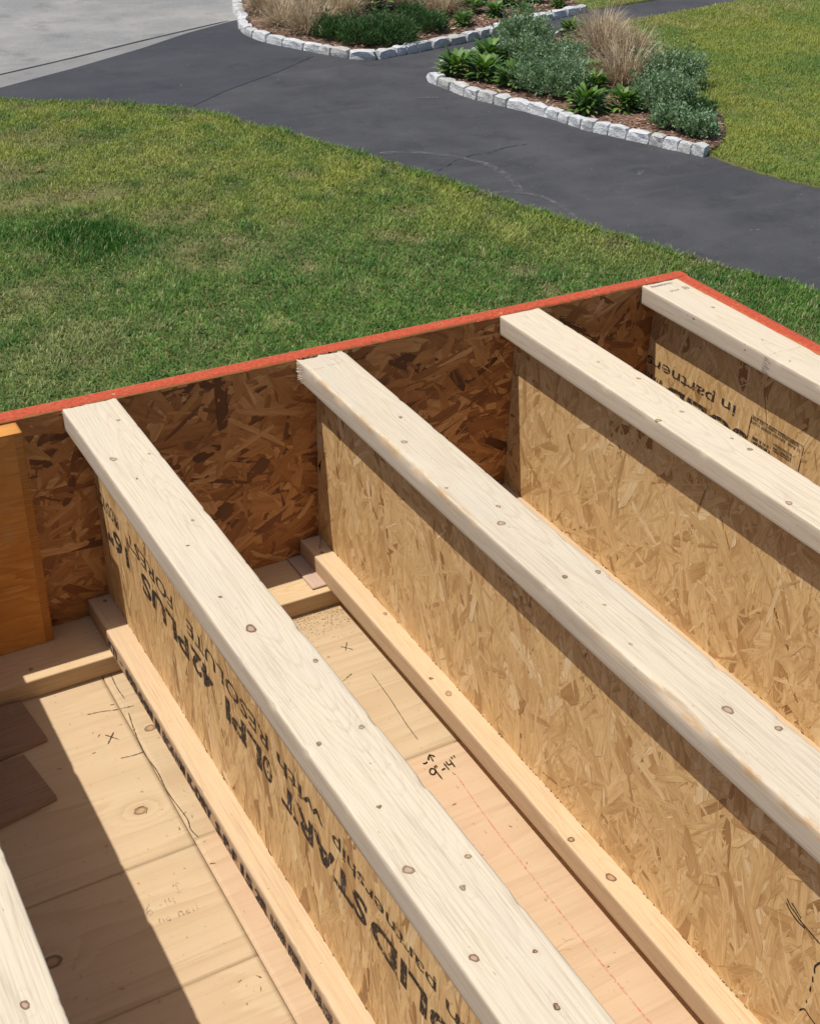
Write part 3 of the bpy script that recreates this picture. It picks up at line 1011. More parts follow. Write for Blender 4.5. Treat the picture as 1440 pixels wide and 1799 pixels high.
M_LEAFY = leaf_mat('leafy_green', [(0.0, (0.045, 0.105, 0.020)), (0.5, (0.105, 0.215, 0.038)), (1.0, (0.19, 0.32, 0.07))])
M_MINT = leaf_mat('grey_green_leaf', [(0.0, (0.10, 0.175, 0.090)), (0.5, (0.205, 0.315, 0.170)), (1.0, (0.36, 0.48, 0.30))], 0.2, 0.6)
M_SPREAD = leaf_mat('dark_green_needle', [(0.0, (0.03, 0.07, 0.022)), (0.5, (0.065, 0.145, 0.042)), (1.0, (0.14, 0.24, 0.09))], 0.15, 0.6)
M_DRY = leaf_mat('dry_grass', [(0.0, (0.21, 0.145, 0.08)), (0.4, (0.42, 0.32, 0.195)), (0.8, (0.57, 0.46, 0.31)), (1.0, (0.70, 0.61, 0.45))], 0.2, 0.8, (1, 1, 1))
M_STEM = flat_noise('plant_stem', (0.06, 0.08, 0.03), (0.12, 0.12, 0.06), 30)


def blades(base, tip, width, droop, seg=3):
    """arched strap leaves: base,tip (n,3)"""
    n = len(base)
    d = tip - base
    hd = np.stack([-d[:, 1], d[:, 0], np.zeros(n)], 1)
    hd /= np.linalg.norm(hd, axis=1, keepdims=True) + 1e-9
    t = np.linspace(0, 1, seg + 1)
    prof = np.sin(np.clip(t * 0.85 + 0.12, 0, 1) * math.pi) ** 0.8
    prof[-1] = 0.04
    c = base[:, None] + d[:, None] * t[None, :, None]
    c[:, :, 2] += droop[:, None] * (4 * t * (1 - t))[None]
    o = hd[:, None] * (width[:, None] * prof[None] / 2)[:, :, None]
    V = np.concatenate([c - o, c + o], 1)
    k = seg + 1
    base_i = np.arange(n)[:, None] * (2 * k)
    F = np.concatenate([np.stack([base_i[:, 0] + i, base_i[:, 0] + k + i, base_i[:, 0] + k + i + 1, base_i[:, 0] + i + 1], 1) for i in range(seg)])
    return V.reshape(-1, 3), F


def stems_me(n, rad, h, r):
    a = r.random(n) * 6.283
    q = rad * np.sqrt(r.random(n))
    base = np.stack([0.25 * q * np.cos(a), 0.25 * q * np.sin(a), np.zeros(n)], 1)
    tip = np.stack([q * np.cos(a), q * np.sin(a), h * np.sqrt(np.clip(1 - 0.8 * (q / rad) ** 2, 0, 1)) * 0.9], 1)
    V, F = blades(base, tip, np.full(n, 0.006), np.full(n, 0.02), 2)
    return mesh_np('stem', V, F, M_STEM)


def leafy_me(dia, seed):
    r = np.random.default_rng(seed)
    n = 150
    a = r.random(n) * 6.283
    lev = r.random(n)
    h = dia * 0.62
    zb = h * (0.05 + 0.6 * lev)
    rb = dia * 0.26 * np.sqrt(r.random(n))
    L = dia * (0.24 + 0.20 * r.random(n)) * (1.05 - 0.35 * lev)
    base = np.stack([rb * np.cos(a), rb * np.sin(a), zb], 1)
    el = -0.05 + 0.75 * lev + 0.5 * (r.random(n) - 0.5)
    tip = base + np.stack([np.cos(a) * np.cos(el), np.sin(a) * np.cos(el), np.sin(el)], 1) * L[:, None]
    V, F = blades(base, tip, dia * (0.075 + 0.05 * r.random(n)), L * 0.14 * (1 - 0.5 * lev), 4)
    return mesh_np('foliage', V, F, M_LEAFY)


def mound_me(dia, seed, mat, n, leaf, thin=0.5, hf=0.85, up_=0.4):
    r = np.random.default_rng(seed)
    rad = dia / 2
    # leafy sprigs fanning out of the crown, of very different lengths
    ns = int(n / 26)
    a = r.random(ns) * 6.283
    q = rad * 0.42 * np.sqrt(r.random(ns))
    b0 = np.stack([q * np.cos(a), q * np.sin(a), np.full(ns, 0.02)], 1)
    tilt = 1.25 * (q / (rad * 0.42)) ** 0.8 * (0.6 + 0.6 * r.random(ns))
    a2 = a + 0.5 * r.standard_normal(ns)
    tilt = np.minimum(tilt, 1.25)
    sd = np.stack([np.sin(tilt) * np.cos(a2), np.sin(tilt) * np.sin(a2), np.cos(tilt)], 1)
    lob = 0.78 + 0.22 * np.sin(a * 3 + seed) + 0.14 * np.sin(a * 5 + 2 * seed)
    sl = dia * hf * (0.66 + 0.34 * r.random(ns) ** 0.6) * lob * (0.62 + 0.38 * np.cos(tilt))
    k = r.integers(0, ns, n)
    t = 0.22 + 0.78 * r.random(n) ** 0.55
    d = r.standard_normal((n, 3))
    d /= np.linalg.norm(d, axis=1, keepdims=True)
    P = b0[k] + sd[k] * (sl[k] * t)[:, None] + d * (leaf * 0.7 * (1.15 - 0.6 * t))[:, None]
    P[:, 2] -= 0.10 * sl[k] * t ** 2 * np.sin(tilt[k])
    P[:, 2] = np.abs(P[:, 2]) + 0.005
    g = sd[k] * 0.7 + d * 0.9
    g[:, 2] += up_
    g /= np.linalg.norm(g, axis=1, keepdims=True)
    L = leaf * (0.5 + 1.0 * r.random(n)) * (1.15 - 0.45 * t)
    s = np.cross(g, r.standard_normal((n, 3)))
    s /= np.linalg.norm(s, axis=1, keepdims=True) + 1e-9
    w = (L * thin * 0.5)[:, None]
    V = np.stack([P, P + g * L[:, None] * 0.5 + s * w, P + g * L[:, None], P + g * L[:, None] * 0.5 - s * w], 1).reshape(-1, 3)
    return mesh_np('foliage', V, np.arange(4 * n).reshape(n, 4), mat)


def dry_me(dia, seed):
    r = np.random.default_rng(seed)
    n = 950
    a = r.random(n) * 6.283
    q = dia * 0.22 * np.sqrt(r.random(n))
    L = dia * (0.35 + 0.50 * r.random(n))
    el = 0.05 + 1.15 * r.random(n)
    base = np.stack([q * np.cos(a), q * np.sin(a), np.zeros(n)], 1)
    a2 = a + 0.5 * r.standard_normal(n)
    tip = base + np.stack([np.cos(a2) * np.cos(el), np.sin(a2) * np.cos(el), np.sin(el)], 1) * L[:, None]
    V, F = blades(base, tip, 0.003 + 0.005 * r.random(n), L * (0.28 * r.random(n) - 0.04), 3)
    return mesh_np('dry_grass_tuft', V, F, M_DRY)


def plant(name, label, cat, group, loc, dia, kind, seed):
    r = np.random.default_rng(seed)
    x, y = loc
    if kind == 'dry':
        me = dry_me(dia, seed)
        o = thing(name, label, cat, (x, y, 0.05), group, me)
        o.rotation_euler.z = r.random() * 6.28
        return o
    o = thing(name, label, cat, (x, y, 0.05), group)
    if kind == 'leafy':
        link('foliage', leafy_me(dia, seed), o)
        link('stem', stems_me(14, dia * 0.3, dia * 0.6, r), o)
    elif kind == 'mint':
        link('foliage', mound_me(dia, seed, M_MINT, int(5200 * (dia / 0.5) ** 1.7) + 1100, 0.036, 0.60, 0.84), o)
        link('stem', stems_me(26, dia * 0.42, dia * 0.7, r), o)
    else:
        link('foliage', mound_me(dia, seed, M_SPREAD, int(4200 * (dia / 0.45) ** 1.6) + 400, 0.050, 0.24, 0.62, 0.6), o)
        link('stem', stems_me(20, dia * 0.4, dia * 0.45, r), o)
    return o


PLANTS = [
    # right bed, leafy clumps
    ('leafy', 7.79, 11.32, 0.40, 'glossy leafy clump at the pointed granite tip of the right bed'),
    ('leafy', 8.40, 11.57, 0.42, 'leafy clump against the white back curb near the bed tip'),
    ('leafy', 7.97, 10.99, 0.39, 'bright leafy clump just behind the third front granite block'),
    ('leafy', 8.09, 10.57, 0.38, 'bright leafy clump left of the big grey-green mound by the front curb'),
    ('leafy', 10.28, 12.48, 0.31, 'dark leafy clump left of the tall dry grass at the back curb'),
    ('leafy', 9.26, 10.65, 0.26, 'upper of two dark leafy clumps between grey-green mound and dry grass'),
    ('leafy', 8.87, 10.08, 0.28, 'lower of two dark leafy clumps between grey-green mound and dry grass'),
    ('leafy', 8.25, 9.39, 0.38, 'low leafy clump at the front curb, left of the pair'),
    ('leafy', 8.67, 9.30, 0.34, 'low leafy clump at the front curb beside the wide grey-green shrub'),
    # island bed, leafy clumps
    ('leafy', 9.43, 15.01, 0.26, 'small leafy clump left of the tan tuft at the top edge'),
    ('leafy', 9.28, 13.63, 0.26, 'lone leafy clump nearest the island curb, right of the round dark shrub'),
    ('leafy', 9.86, 14.28, 0.29, 'leafy clump just right of the tan tuft in the island bed'),
    ('leafy', 10.03, 13.95, 0.27, 'leafy clump in the middle of the island mulch, third from the tan tuft'),
    ('leafy', 10.28, 14.76, 0.27, 'leafy clump at the top edge above the island mulch middle'),
    ('leafy', 9.90, 14.74, 0.32, 'dense dark leafy clump at the top edge right of the tan tuft'),
    ('leafy', 10.62, 14.46, 0.32, 'broad leafy clump near the top edge over the island curb'),
    ('leafy', 11.09, 14.57, 0.27, 'leafy clump cut by the top edge, farthest right in the island bed'),
    ('leafy', 10.55, 13.95, 0.19, 'tiny leafy clump close behind the island curb above the grey-green mound'),
    ('leafy', 11.23, 14.13, 0.23, 'small leafy clump near the right end of the island curb'),
    ('leafy', 8.20, 15.49, 0.35, 'dark leafy clump at the top edge above the island mulch'),
    ('leafy', 8.59, 14.96, 0.52, 'wide leafy clump at the top edge above the dark spreading shrubs'),
    # grey-green mounds
    ('mint', 9.48, 12.44, 0.54, 'rounded grey-green shrub overlapping the back path, topmost mound'),
    ('mint', 8.77, 11.40, 0.46, 'grey-green mound below the topmost one in the right bed'),
    ('mint', 8.36, 10.20, 0.60, 'large grey-green mound leaning over the front granite curb'),
    ('mint', 9.12, 11.08, 0.47, 'grey-green mound behind the large one, next to bare mulch'),
    ('mint', 9.88, 10.00, 0.60, 'wide grey-green shrub bordering the right lawn, rear half'),
    ('mint', 9.08, 9.16, 0.55, 'wide grey-green shrub bordering the right lawn, front half'),
    ('mint', 9.45, 9.35, 0.34, 'small grey-green bush at the lawn side of the wide shrub'),
    ('mint', 8.72, 8.55, 0.33, 'small silvery bush at the foot of the wide shrub'),
    ('mint', 8.78, 8.17, 0.32, 'small silvery bush nearest the last granite block'),
    ('spread', 9.27, 8.74, 0.24, 'small dark green tuft beside the bare mulch strip at the lawn'),
    # dark spreading shrubs in the island
    ('spread', 7.32, 13.62, 0.40, 'left end of the dark spreading shrubs behind the island curb'),
    ('spread', 7.53, 13.25, 0.50, 'middle of the dark spreading shrubs behind the island curb'),
    ('spread', 7.83, 13.06, 0.58, 'right end of the dark spreading shrubs, almost touching the island curb'),
    ('spread', 8.83, 14.19, 0.30, 'small dark shrub just above the round one in the island bed'),
    ('spread', 8.68, 13.50, 0.39, 'round dark shrub standing alone behind the island curb'),
    # dry grasses
    ('dry', 10.55, 12.20, 0.46, 'tall tan dry grass at the back of the right bed'),
    ('dry', 10.03, 11.47, 0.52, 'tan dry grass in front of the tallest one'),
    ('dry', 10.22, 11.15, 0.46, 'reddish dry grass against the lawn edge'),
    ('dry', 9.40, 10.25, 0.56, 'dry grass left of the wide grey-green shrub'),
    ('dry', 9.40, 14.40, 0.44, 'upright tan dry tuft in the island bed between leafy clumps'),
    ('dry', 9.18, 15.06, 0.35, 'tan dry tuft cut by the top edge of the picture'),
    ('dry', 7.12, 15.32, 0.40, 'olive brown dry tuft nearest the curved end of the island curb'),
    ('dry', 7.02, 14.53, 0.38, 'brown dry tuft in front of the olive brown one'),
    ('dry', 7.18, 13.99, 0.50, 'wide brown dry tuft left of the dark spreading shrubs'),
    ('dry', 7.73, 15.25, 0.40, 'brown dry tuft near the top edge in the island bed'),
    ('dry', 8.01, 14.73, 0.45, 'pale brown dry tuft above the dark spreading shrubs'),
]
PN = {'leafy': ('leafy_plant', 'plant', 'leafy clumps in the beds'), 'mint': ('mounded_shrub', 'shrub', 'grey-green mounds in the right bed'),
      'spread': ('spreading_shrub', 'shrub', 'dark green shrubs'), 'dry': ('ornamental_grass', 'dry grass', 'dry ornamental grasses')}
for i, (k, x, y, d, lab) in enumerate(PLANTS):
    nm, cat, grp = PN[k]
    plant(nm, lab, cat, grp, (x, y), d * {'leafy': 1.3, 'mint': 1.14, 'spread': 1.35, 'dry': 1.36}[k], k, 700 + i)

# ------------------------------------------------------------------ the house: wall under the deck
for nm, b_ in (('wall', (-1.6, XR + RIM - 0.004, -0.13, 0.026, 0.0, ZF - 0.02)), ('wall', (XR - 0.12, XR + RIM - 0.006, YEND, -0.132, 0.0, ZF - 0.02))):
    link(nm, box_me(nm, b_, M_SHEATH), kind='structure')

# ------------------------------------------------------------------ plywood floor, sheet by sheet
floor = bpy.data.objects.new('floor', None)
COL.objects.link(floor)
floor['kind'] = 'structure'


def ply_sheet(name, x0, x1, y0, y1, zt, thick, mat, seed, knots=(), parent=None, step=0.006, rot=None, freq=1.0):
    nx = max(3, int((x1 - x0) / step))
    ny = max(3, int((y1 - y0) / step))
    gx, gy = np.meshgrid(np.linspace(x0, x1, nx), np.linspace(y0, y1, ny))
    X, Y = gx.ravel(), gy.ravel()
    h = wob2(X, Y, seed, 3.0 * freq, 20.0 * freq, 3) * 1.8 + wob2(X, Y, seed + 1, 1.5, 7.0, 2) * 1.6 + Y * 14
    kd = np.full(len(X), 9.0)
    for kx, ky, kr in knots:
        rr = np.hypot((X - kx) / 1.35, Y - ky)
        kd = np.minimum(kd, rr / kr)
        h = h + 2.2 * np.exp(-(rr / (kr * 3)) ** 2)
    n = nx * ny
    V = np.concatenate([np.stack([X, Y, np.full(n, zt)], 1),
                        [(x0, y0, zt - thick), (x1, y0, zt - thick), (x1, y1, zt - thick), (x0, y1, zt - thick)]])
    i = (np.arange(ny - 1)[:, None] * nx + np.arange(nx - 1)[None]).ravel()
    F = [list(map(int, q)) for q in np.stack([i, i + 1, i + nx + 1, i + nx], 1)]
    a, bb, c, d = 0, nx - 1, n - 1, n - nx
    F += [[n, n + 1, bb] + list(range(nx - 2, -1, -1)), [n + 1, n + 2, c] + [nx * k + nx - 1 for k in range(ny - 2, -1, -1)],
          [n + 2, n + 3, d] + list(range(n - nx + 1, n)), [n + 3, n, a] + [nx * k for k in range(1, ny)], [n + 3, n + 2, n + 1, n]]
    if rot is not None:
        cx, cy, ang = rot
        ca, sa = math.cos(ang), math.sin(ang)
        U = V.copy()
        V[:, 0] = cx + (U[:, 0] - cx) * ca - (U[:, 1] - cy) * sa
        V[:, 1] = cy + (U[:, 0] - cx) * sa + (U[:, 1] - cy) * ca
    z = np.zeros(4)
    me = mesh_np(name, V, F, mat, attrs={'ring': np.concatenate([h, z]), 'knot': np.concatenate([kd, z + 9])})
    return link(name, me, parent)


XS = -0.022      # long seam under joist A
sheets = [(-1.6, XS - 0.001, -0.5492, 0.0, [(-0.07, -0.45, 0.0075), (-0.3, -0.2, 0.009)]), (-1.6, XS - 0.001, -0.7685, -0.5508, [(-0.262, -0.652, 0.009)]),
          (-1.6, XS - 0.001, -2.0, -0.7696, [(-0.35, -0.9, 0.012)]), (XS + 0.001, 1.2, -0.5397, 0.0, [(0.005, -0.285, 0.007)]),
          (XS + 0.001, 1.2, -1.75, -0.5413, [(0.30, -1.2, 0.011)]), (-1.6, XS - 0.001, YEND, -2.002, []), (XS + 0.001, 1.2, YEND, -1.752, [])]
SH = []
for i, (x0, x1, y0, y1, kn) in enumerate(sheets):
    SH.append(ply_sheet('plywood_sheet', x0, x1, y0, y1, ZF - 0.0004 * (i % 3), 0.018, M_PLY2 if i == 4 else M_PLY, 300 + 7 * i, kn, floor, 0.0065))
link('subfloor', box_me('subfloor', (-1.6, 1.22, YEND, 0.0, ZF - 0.03, ZF - 0.0195), M_DARK), floor)
chips('sawdust', [(0.26, -0.24), (0.45, -0.24), (0.45, -0.12), (0.26, -0.12)], (0.26, 0.45, -0.24, -0.12), 5200, 71, ZF + 0.0002, M_TAN, 0.0010, 0.0035, 0.6, 0.6, lambda x, y, r: r.random(len(x)) < np.exp((y - (-0.128)) / 0.028))
chips('wood_debris', [(-0.35, -1.3), (0.40, -1.3), (0.40, -0.14), (-0.35, -0.14)], (-0.35, 0.40, -1.3, -0.14), 420, 72, ZF + 0.0003, M_EDGE, 0.0015, 0.008, 0.25, 0.6)
z_ = (0, 0, ZF + 0.0011)
strokes('pencil_line', [([(-0.008, -0.13), (-0.010, -0.165), (-0.008, -0.20)], 0.0015), ([(-0.014, -0.235), (-0.020, -0.28), (-0.024, -0.335), (-0.020, -0.385), (-0.022, -0.43), (-0.018, -0.475), (-0.016, -0.50), (-0.019, -0.52), (-0.015, -0.54)], 0.0016),
                        ([(-0.075, -0.208), (-0.05, -0.212), (-0.03, -0.218), (0.0, -0.222)], 0.0012), ([(-0.060, -0.33), (-0.04, -0.333), (-0.022, -0.333)], 0.0012),
                        ([(-0.064, -0.268), (-0.048, -0.288)], 0.0016), ([(-0.050, -0.268), (-0.067, -0.290)], 0.0016)], 0.002, M_PENCIL, z_, XA_, YA_, SH[0])
strokes('pencil_line', [([(0.382, -0.33), (0.380, -0.365), (0.378, -0.40), (0.376, -0.42), (0.373, -0.45), (0.371, -0.47), (0.369, -0.51)], 0.0013), ([(0.368, -0.24), (0.384, -0.258)], 0.0014), ([(0.384, -0.234), (0.370, -0.256)], 0.0014), ([(0.33, -0.325), (0.352, -0.315)], 0.0012)], 0.002, M_PENCIL, z_, XA_, YA_, SH[3])


def local(o, R_, U_, pts):
    return [(o[0] + p[0] * R_[0] + p[1] * U_[0], o[1] + p[0] * R_[1] + p[1] * U_[1]) for p in pts]


# hand-written 9"-14'' with an arrow
e1, e2 = (0.0010, 0.00002), (0.00006, 0.0010)
o9 = (0.3475, -0.600)
hw = [[(10, 20), (6, 24), (1, 20), (0, 14), (4, 11), (9, 15), (10, 21), (10, 12), (11, -4)], [(12, 26), (13, 21)], [(15, 27), (16, 22)], [(19, 13), (26, 14)],
      [(29, 24), (30, 8)], [(34, 26), (34, 18), (40, 18)], [(41, 27), (41, 9)], [(46, 31), (46, 26)], [(51, 32), (51, 27)],
      [(16, 36), (17, 50)], [(10, 42), (17, 51), (23, 44)], [(-1, 40), (3, 38), (7, 40)]]
strokes('handwriting', [(local(o9, e1, e2, l), 0.0023) for l in hw], 0.0022, M_MARK, z_, XA_, YA_, SH[4])
strokes('chalk_line', [([(0.382, -0.605), (0.376, -0.68), (0.373, -0.75), (0.371, -0.84), (0.369, -0.92), (0.368, -1.01), (0.367, -1.3)], 0.0026)], 0.002, M_CHALK, z_, XA_, YA_, SH[4])
# faint pencilled note: 6 -14 / no nail with an arrow
o6 = (-0.128, -0.640)
e1, e2 = (0.00085, -0.00002), (0.00004, 0.00085)
fw_ = [[(12, 24), (4, 16), (0, 6), (4, 0), (9, 4), (6, 9), (1, 6)], [(22, 12), (27, 12)], [(34, 20), (34, 2)], [(41, 20), (40, 12), (47, 12)], [(47, 20), (47, 4)], [(55, 22), (64, 24)],
       [(60, 28), (60, 44)], [(54, 38), (60, 45), (66, 39)],
       [(13, -24), (14, -15), (19, -16), (20, -24)], [(27, -16), (24, -20), (28, -24), (31, -20), (27, -16)], [(45, -24), (46, -15), (51, -16), (52, -24)], [(61, -16), (57, -21), (61, -24), (63, -16), (64, -24)], [(69, -16), (69, -24)], [(76, -6), (76, -24)]]
strokes('handwriting', [(local(o6, e1, e2, l), 0.0013) for l in fw_], 0.0013, M_FAINT, z_, XA_, YA_, SH[1])

# ------------------------------------------------------------------ sill plate, shim, scraps, standing panel
pl_me = lumber('sill_plate', 2.84, 0.1275, PL - 0.0006, M_PLATE, 411, [(0.05, -1.25, 0.006), (0.06, -1.72, 0.005), (0.03, -1.47, 0.004)], 2.4, 'x')
sp = thing('sill_plate', 'flat pine plate lying on the floor along the long red-edged board', 'plate', (-1.6, -0.1277, ZP - 0.0002), me=pl_me)
sh_me = lumber('shim', 0.108, 0.033, 0.004, M_SHIM, 421, [], 0.2)
shim = thing('shim', 'thin pinkish cedar shim on the plate beside the second joist', 'shim', (0.3775, -0.004, ZP + 0.0042), me=sh_me)

def scrap(label, quad, seed, z):
    V = [(x, y, z) for x, y in quad] + [(x, y, z - 0.009) for x, y in quad]
    xs = [q[0] for q in quad]
    ys = [q[1] for q in quad]
    n = 60
    # grid inside the quad
    s, t = np.meshgrid(np.linspace(0, 1, n), np.linspace(0, 1, n))
    q = np.array(quad)
    P = ((1 - s) * (1 - t))[..., None] * q[0] + (s * (1 - t))[..., None] * q[1] + (s * t)[..., None] * q[2] + ((1 - s) * t)[..., None] * q[3]
    X, Y = P[..., 0].ravel(), P[..., 1].ravel()
    N_ = n * n
    Vt = np.concatenate([np.stack([X, Y, np.full(N_, z)], 1), np.array(V)[4:]])
    i = (np.arange(n - 1)[:, None] * n + np.arange(n - 1)[None]).ravel()
    F = [list(map(int, f)) for f in np.stack([i, i + n, i + n + 1, i + 1], 1)]
    F += [[0] + list(range(1, n)) + [N_ + 1, N_], [n - 1] + [n * k + n - 1 for k in range(1, n)] + [N_ + 2, N_ + 1],
          [N_ - 1] + list(range(N_ - 2, N_ - n - 1, -1)) + [N_ + 3, N_ + 2], [N_ - n] + [n * k for k in range(n - 2, -1, -1)] + [N_, N_ + 3]]
    h = wob2(X, Y, seed, 8, 60, 3) * 2 + Y * 50
    me = mesh_np('plywood_offcut', Vt, F, M_SCRAP, attrs={'ring': np.concatenate([h, np.zeros(4)]), 'knot': np.full(N_ + 4, 9.0)})
    return thing('plywood_offcut', label, 'offcut', (0, 0, 0), 'brown offcuts in the shaded bay', me)


scrap('dark brown offcut lying against the plate in the shaded bay', [(-0.30, -0.132), (-0.16, -0.136), (-0.148, -0.24), (-0.30, -0.262)], 431, ZF + 0.010)
scrap('dark brown offcut lying nearer than the one touching the plate', [(-0.32, -0.272), (-0.190, -0.262), (-0.172, -0.372), (-0.32, -0.402)], 433, ZF + 0.010)

pan = thing('plywood_block', 'orange brown plywood block standing on the plate against the long rim board', 'plywood', (0, 0, 0))
n_ = 90
gx, gz = np.meshgrid(np.linspace(-0.62, -0.0742, n_), np.linspace(ZP + 0.0006, DECK - 0.004, n_))
X, Zz = gx.ravel(), gz.ravel()
hh = wob2(X, Zz, 441, 7, 26, 4) * 2.4 + Zz * 16
xx0, xx1, zz0, zz1 = -0.62, -0.0742, ZP + 0.0006, DECK - 0.004
NN = n_ * n_
yb = -0.0012
V = np.concatenate([np.stack([X, np.full(NN, -0.0405), Zz], 1)])
i = (np.arange(n_ - 1)[:, None] * n_ + np.arange(n_ - 1)[None]).ravel()
F = np.stack([i, i + 1, i + n_ + 1, i + n_], 1)
kd = np.full(NN, 9.0)
link('face_veneer', mesh_np('face_veneer', V, F, M_PANEL, attrs={'ring': hh, 'knot': kd}), pan)
pe_me = lumber('top_edge', 0.5457, 0.0378, zz1 - zz0, M_PANEL, 443, [], 0.6, 'x', ring_mm=6)
link('core', pe_me, pan, (xx0, -0.0400, zz1))

# ------------------------------------------------------------------ I-joists
KN = {
    'A': [(0.0668, -0.073, .0035), (0.0209, -0.185, .0058), (0.0729, -0.194, .003), (0.0326, -0.254, .003), (0.0209, -0.287, .002), (0.0545, -0.304, .0025), (0.0342, -0.45, .003), (0.0623, -0.395, .003), (0.0279, -0.577, .003), (0.0355, -0.654, .0078), (0.0212, -0.736, .002), (0.0775, -0.746, .0042), (0.071, -0.873, .0042), (0.0177, -0.875, .004), (0.0516, -0.927, .002), (0.0302, -0.988, .0035), (0.0149, -1.075, .0062), (0.075, -1.088, .004), (0.0499, -1.119, .0042), (0.0161, -1.193, .005), (0.0685, -1.213, .003), (0.0518, -1.271, .004)],
    'B': [(0.0577, -0.262, .004), (0.0244, -0.334, .0055), (0.0126, -0.479, .003), (0.0316, -0.594, .0065), (0.0525, -0.555, .004), (0.0347, -0.741, .0045), (0.0800, -0.752, .0045), (0.0433, -0.815, .003), (0.0224, -0.894, .003), (0.0454, -1.042, .007), (0.0746, -1.093, .005)],
    'C': [(0.0469, -0.239, .003), (0.0692, -0.322, .0042), (0.0573, -0.449, .0042), (0.004, -0.455, .0055), (0.0697, -0.555, .003), (0.0708, -0.594, .005), (0.0123, -0.74, .006), (0.03, -0.70, .002)],
    'D': [(0.0564, -0.143, .004), (0.0392, -0.297, .003), (0.0211, -0.386, .003), (0.055, -0.45, .006), (0.02, -0.09, .0015)],
    'L': [(0.075, -0.85, .006), (0.04, -0.7, .006), (0.06, -1.05, .005), (0.03, -0.95, .006)],
}
KB = {'A': [(0.0729, -0.261, .0015), (0.0104, -0.731, .002), (0.0179, -0.869, .002)], 'B': [(0.0174, -0.505, .0065), (0.030, -0.274, .0045), (0.0098, -0.849, .0055), (0.0171, -0.93, .0075), (0.0177, -0.056, .004), (0.012, -0.46, .004)], 'C': [], 'D': [], 'L': []}
LAB = {'A': 'long pale joist with upside-down stencilled lettering on its web, nearest full one', 'B': 'pale joist with bark-stained upper edge in the middle, no lettering on its web',
       'C': 'pale joist between the bark-edged one and the one along the red side board', 'D': 'pale joist lying along the right red-edged board with a printed stamp',
       'L': 'pale joist at the lower left corner, only its top showing'}
Y0 = -0.0025
J = {}
for jx, (k, x) in enumerate(XJ.items()):
    root = thing('i_joist', LAB[k], 'joist', (x, Y0, ZP), 'wooden I-joists of the floor')
    J[k] = root
    L = -YEND + Y0
    sk = [(-0.009, -0.155, .004), (-0.011, -0.297, .0036)] if k == 'D' else []
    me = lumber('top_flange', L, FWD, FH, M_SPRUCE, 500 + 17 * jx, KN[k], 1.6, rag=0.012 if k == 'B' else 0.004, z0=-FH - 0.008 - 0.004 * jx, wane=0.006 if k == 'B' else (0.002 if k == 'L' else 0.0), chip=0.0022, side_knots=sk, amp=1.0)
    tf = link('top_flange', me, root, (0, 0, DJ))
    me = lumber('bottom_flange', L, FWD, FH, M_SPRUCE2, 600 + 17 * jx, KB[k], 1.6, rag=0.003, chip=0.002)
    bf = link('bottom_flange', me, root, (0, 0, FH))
    wx = (FWD - TW) / 2
    web = link('web', box_me('web', (wx, wx + TW, -L, 0.0, FH - 0.004, DJ - FH + 0.004), M_OSB), root)
    if k != 'L':
        hgt = DJ - 2 * FH
        ym = {'A': 1.45, 'B': 1.6, 'C': 1.3, 'D': 0.8}[k]
        strand_obj('strands', ym, hgt, int(5600 * ym), M_OSB, 800 + jx, ((wx, 0, FH), (0, -1, 0), (0, 0, 1), (-1, 0, 0)), web, ang_mean={'A': 97, 'B': 100, 'C': 85, 'D': 90}[k], ang_sd={'A': 16, 'B': 36, 'C': 42, 'D': 26}[k])
        # black beads of glue and gaps along the web groove
        r = np.random.default_rng(900 + jx)
        VV, FF = [], []
        for q in range(70 if k == 'B' else 28):
            yy = -0.02 - 1.4 * r.random()
            ll = 0.0015 + 0.005 * r.random() ** 2
            V, F = box_vf(wx - 0.0022, wx - 0.0010, yy - ll, yy, FH - 0.0005, FH + 0.0010)
            FF += [[i + 8 * len(VV) for i in f] for f in F]
            VV.append(V)
        link('glue_bead', mesh_np('glue_bead', np.concatenate(VV), FF, M_DARK), web, kind='stuff')

wx = (FWD - TW) / 2
# upside-down stencil on the web of the nearest full joist: reads from near to far with its head down
LT = dict(o=(wx - 0.0021, -Y0, DJ), du=(0, 1, 0), dv=(0, 0, -1), dn=(-1, 0, 0))


def web_text(root, shift, lo, words1, words2, small):
    web = [c for c in root.children if c.name.startswith('web')][0]
    a = [(w, s + shift, e + shift, 0.190, 0.231) for w, s, e in words1]
    lettering('lettering', a, M_INK, parent=web, bold=0.030, **LT)
    b2 = [(w, s + shift, e + shift, 0.1505, 0.1765) for w, s, e in words2]
    b2 += [(w, s + shift, e + shift, v0, v1) for w, s, e, v0, v1 in small]
    lettering('lettering', b2, M_INK, parent=web, bold=0.008, **LT)


# dv points down, so the head of each letter (larger v) lies lower: v grows downwards from the joist top
web_text(J['A'], 0.0, 0,
         [('SOLID', -1.205, -0.965), ('START', -0.955, -0.725), ('®', -0.698, -0.668), ('LPI', -0.665, -0.545), ('42', -0.500, -0.418), ('PLUS', -0.408, -0.210), ('16"', -0.150, -0.045)],
         [('RESOLUTE', -0.688, -0.408), ('FOREST', -0.352, -0.152), ('PRODUCTS', -0.112, -0.0)],
         [('in', -1.165, -1.125, 0.152, 0.174), ('partnership', -1.105, -0.868, 0.146, 0.174), ('with', -0.845, -0.715, 0.152, 0.176)])
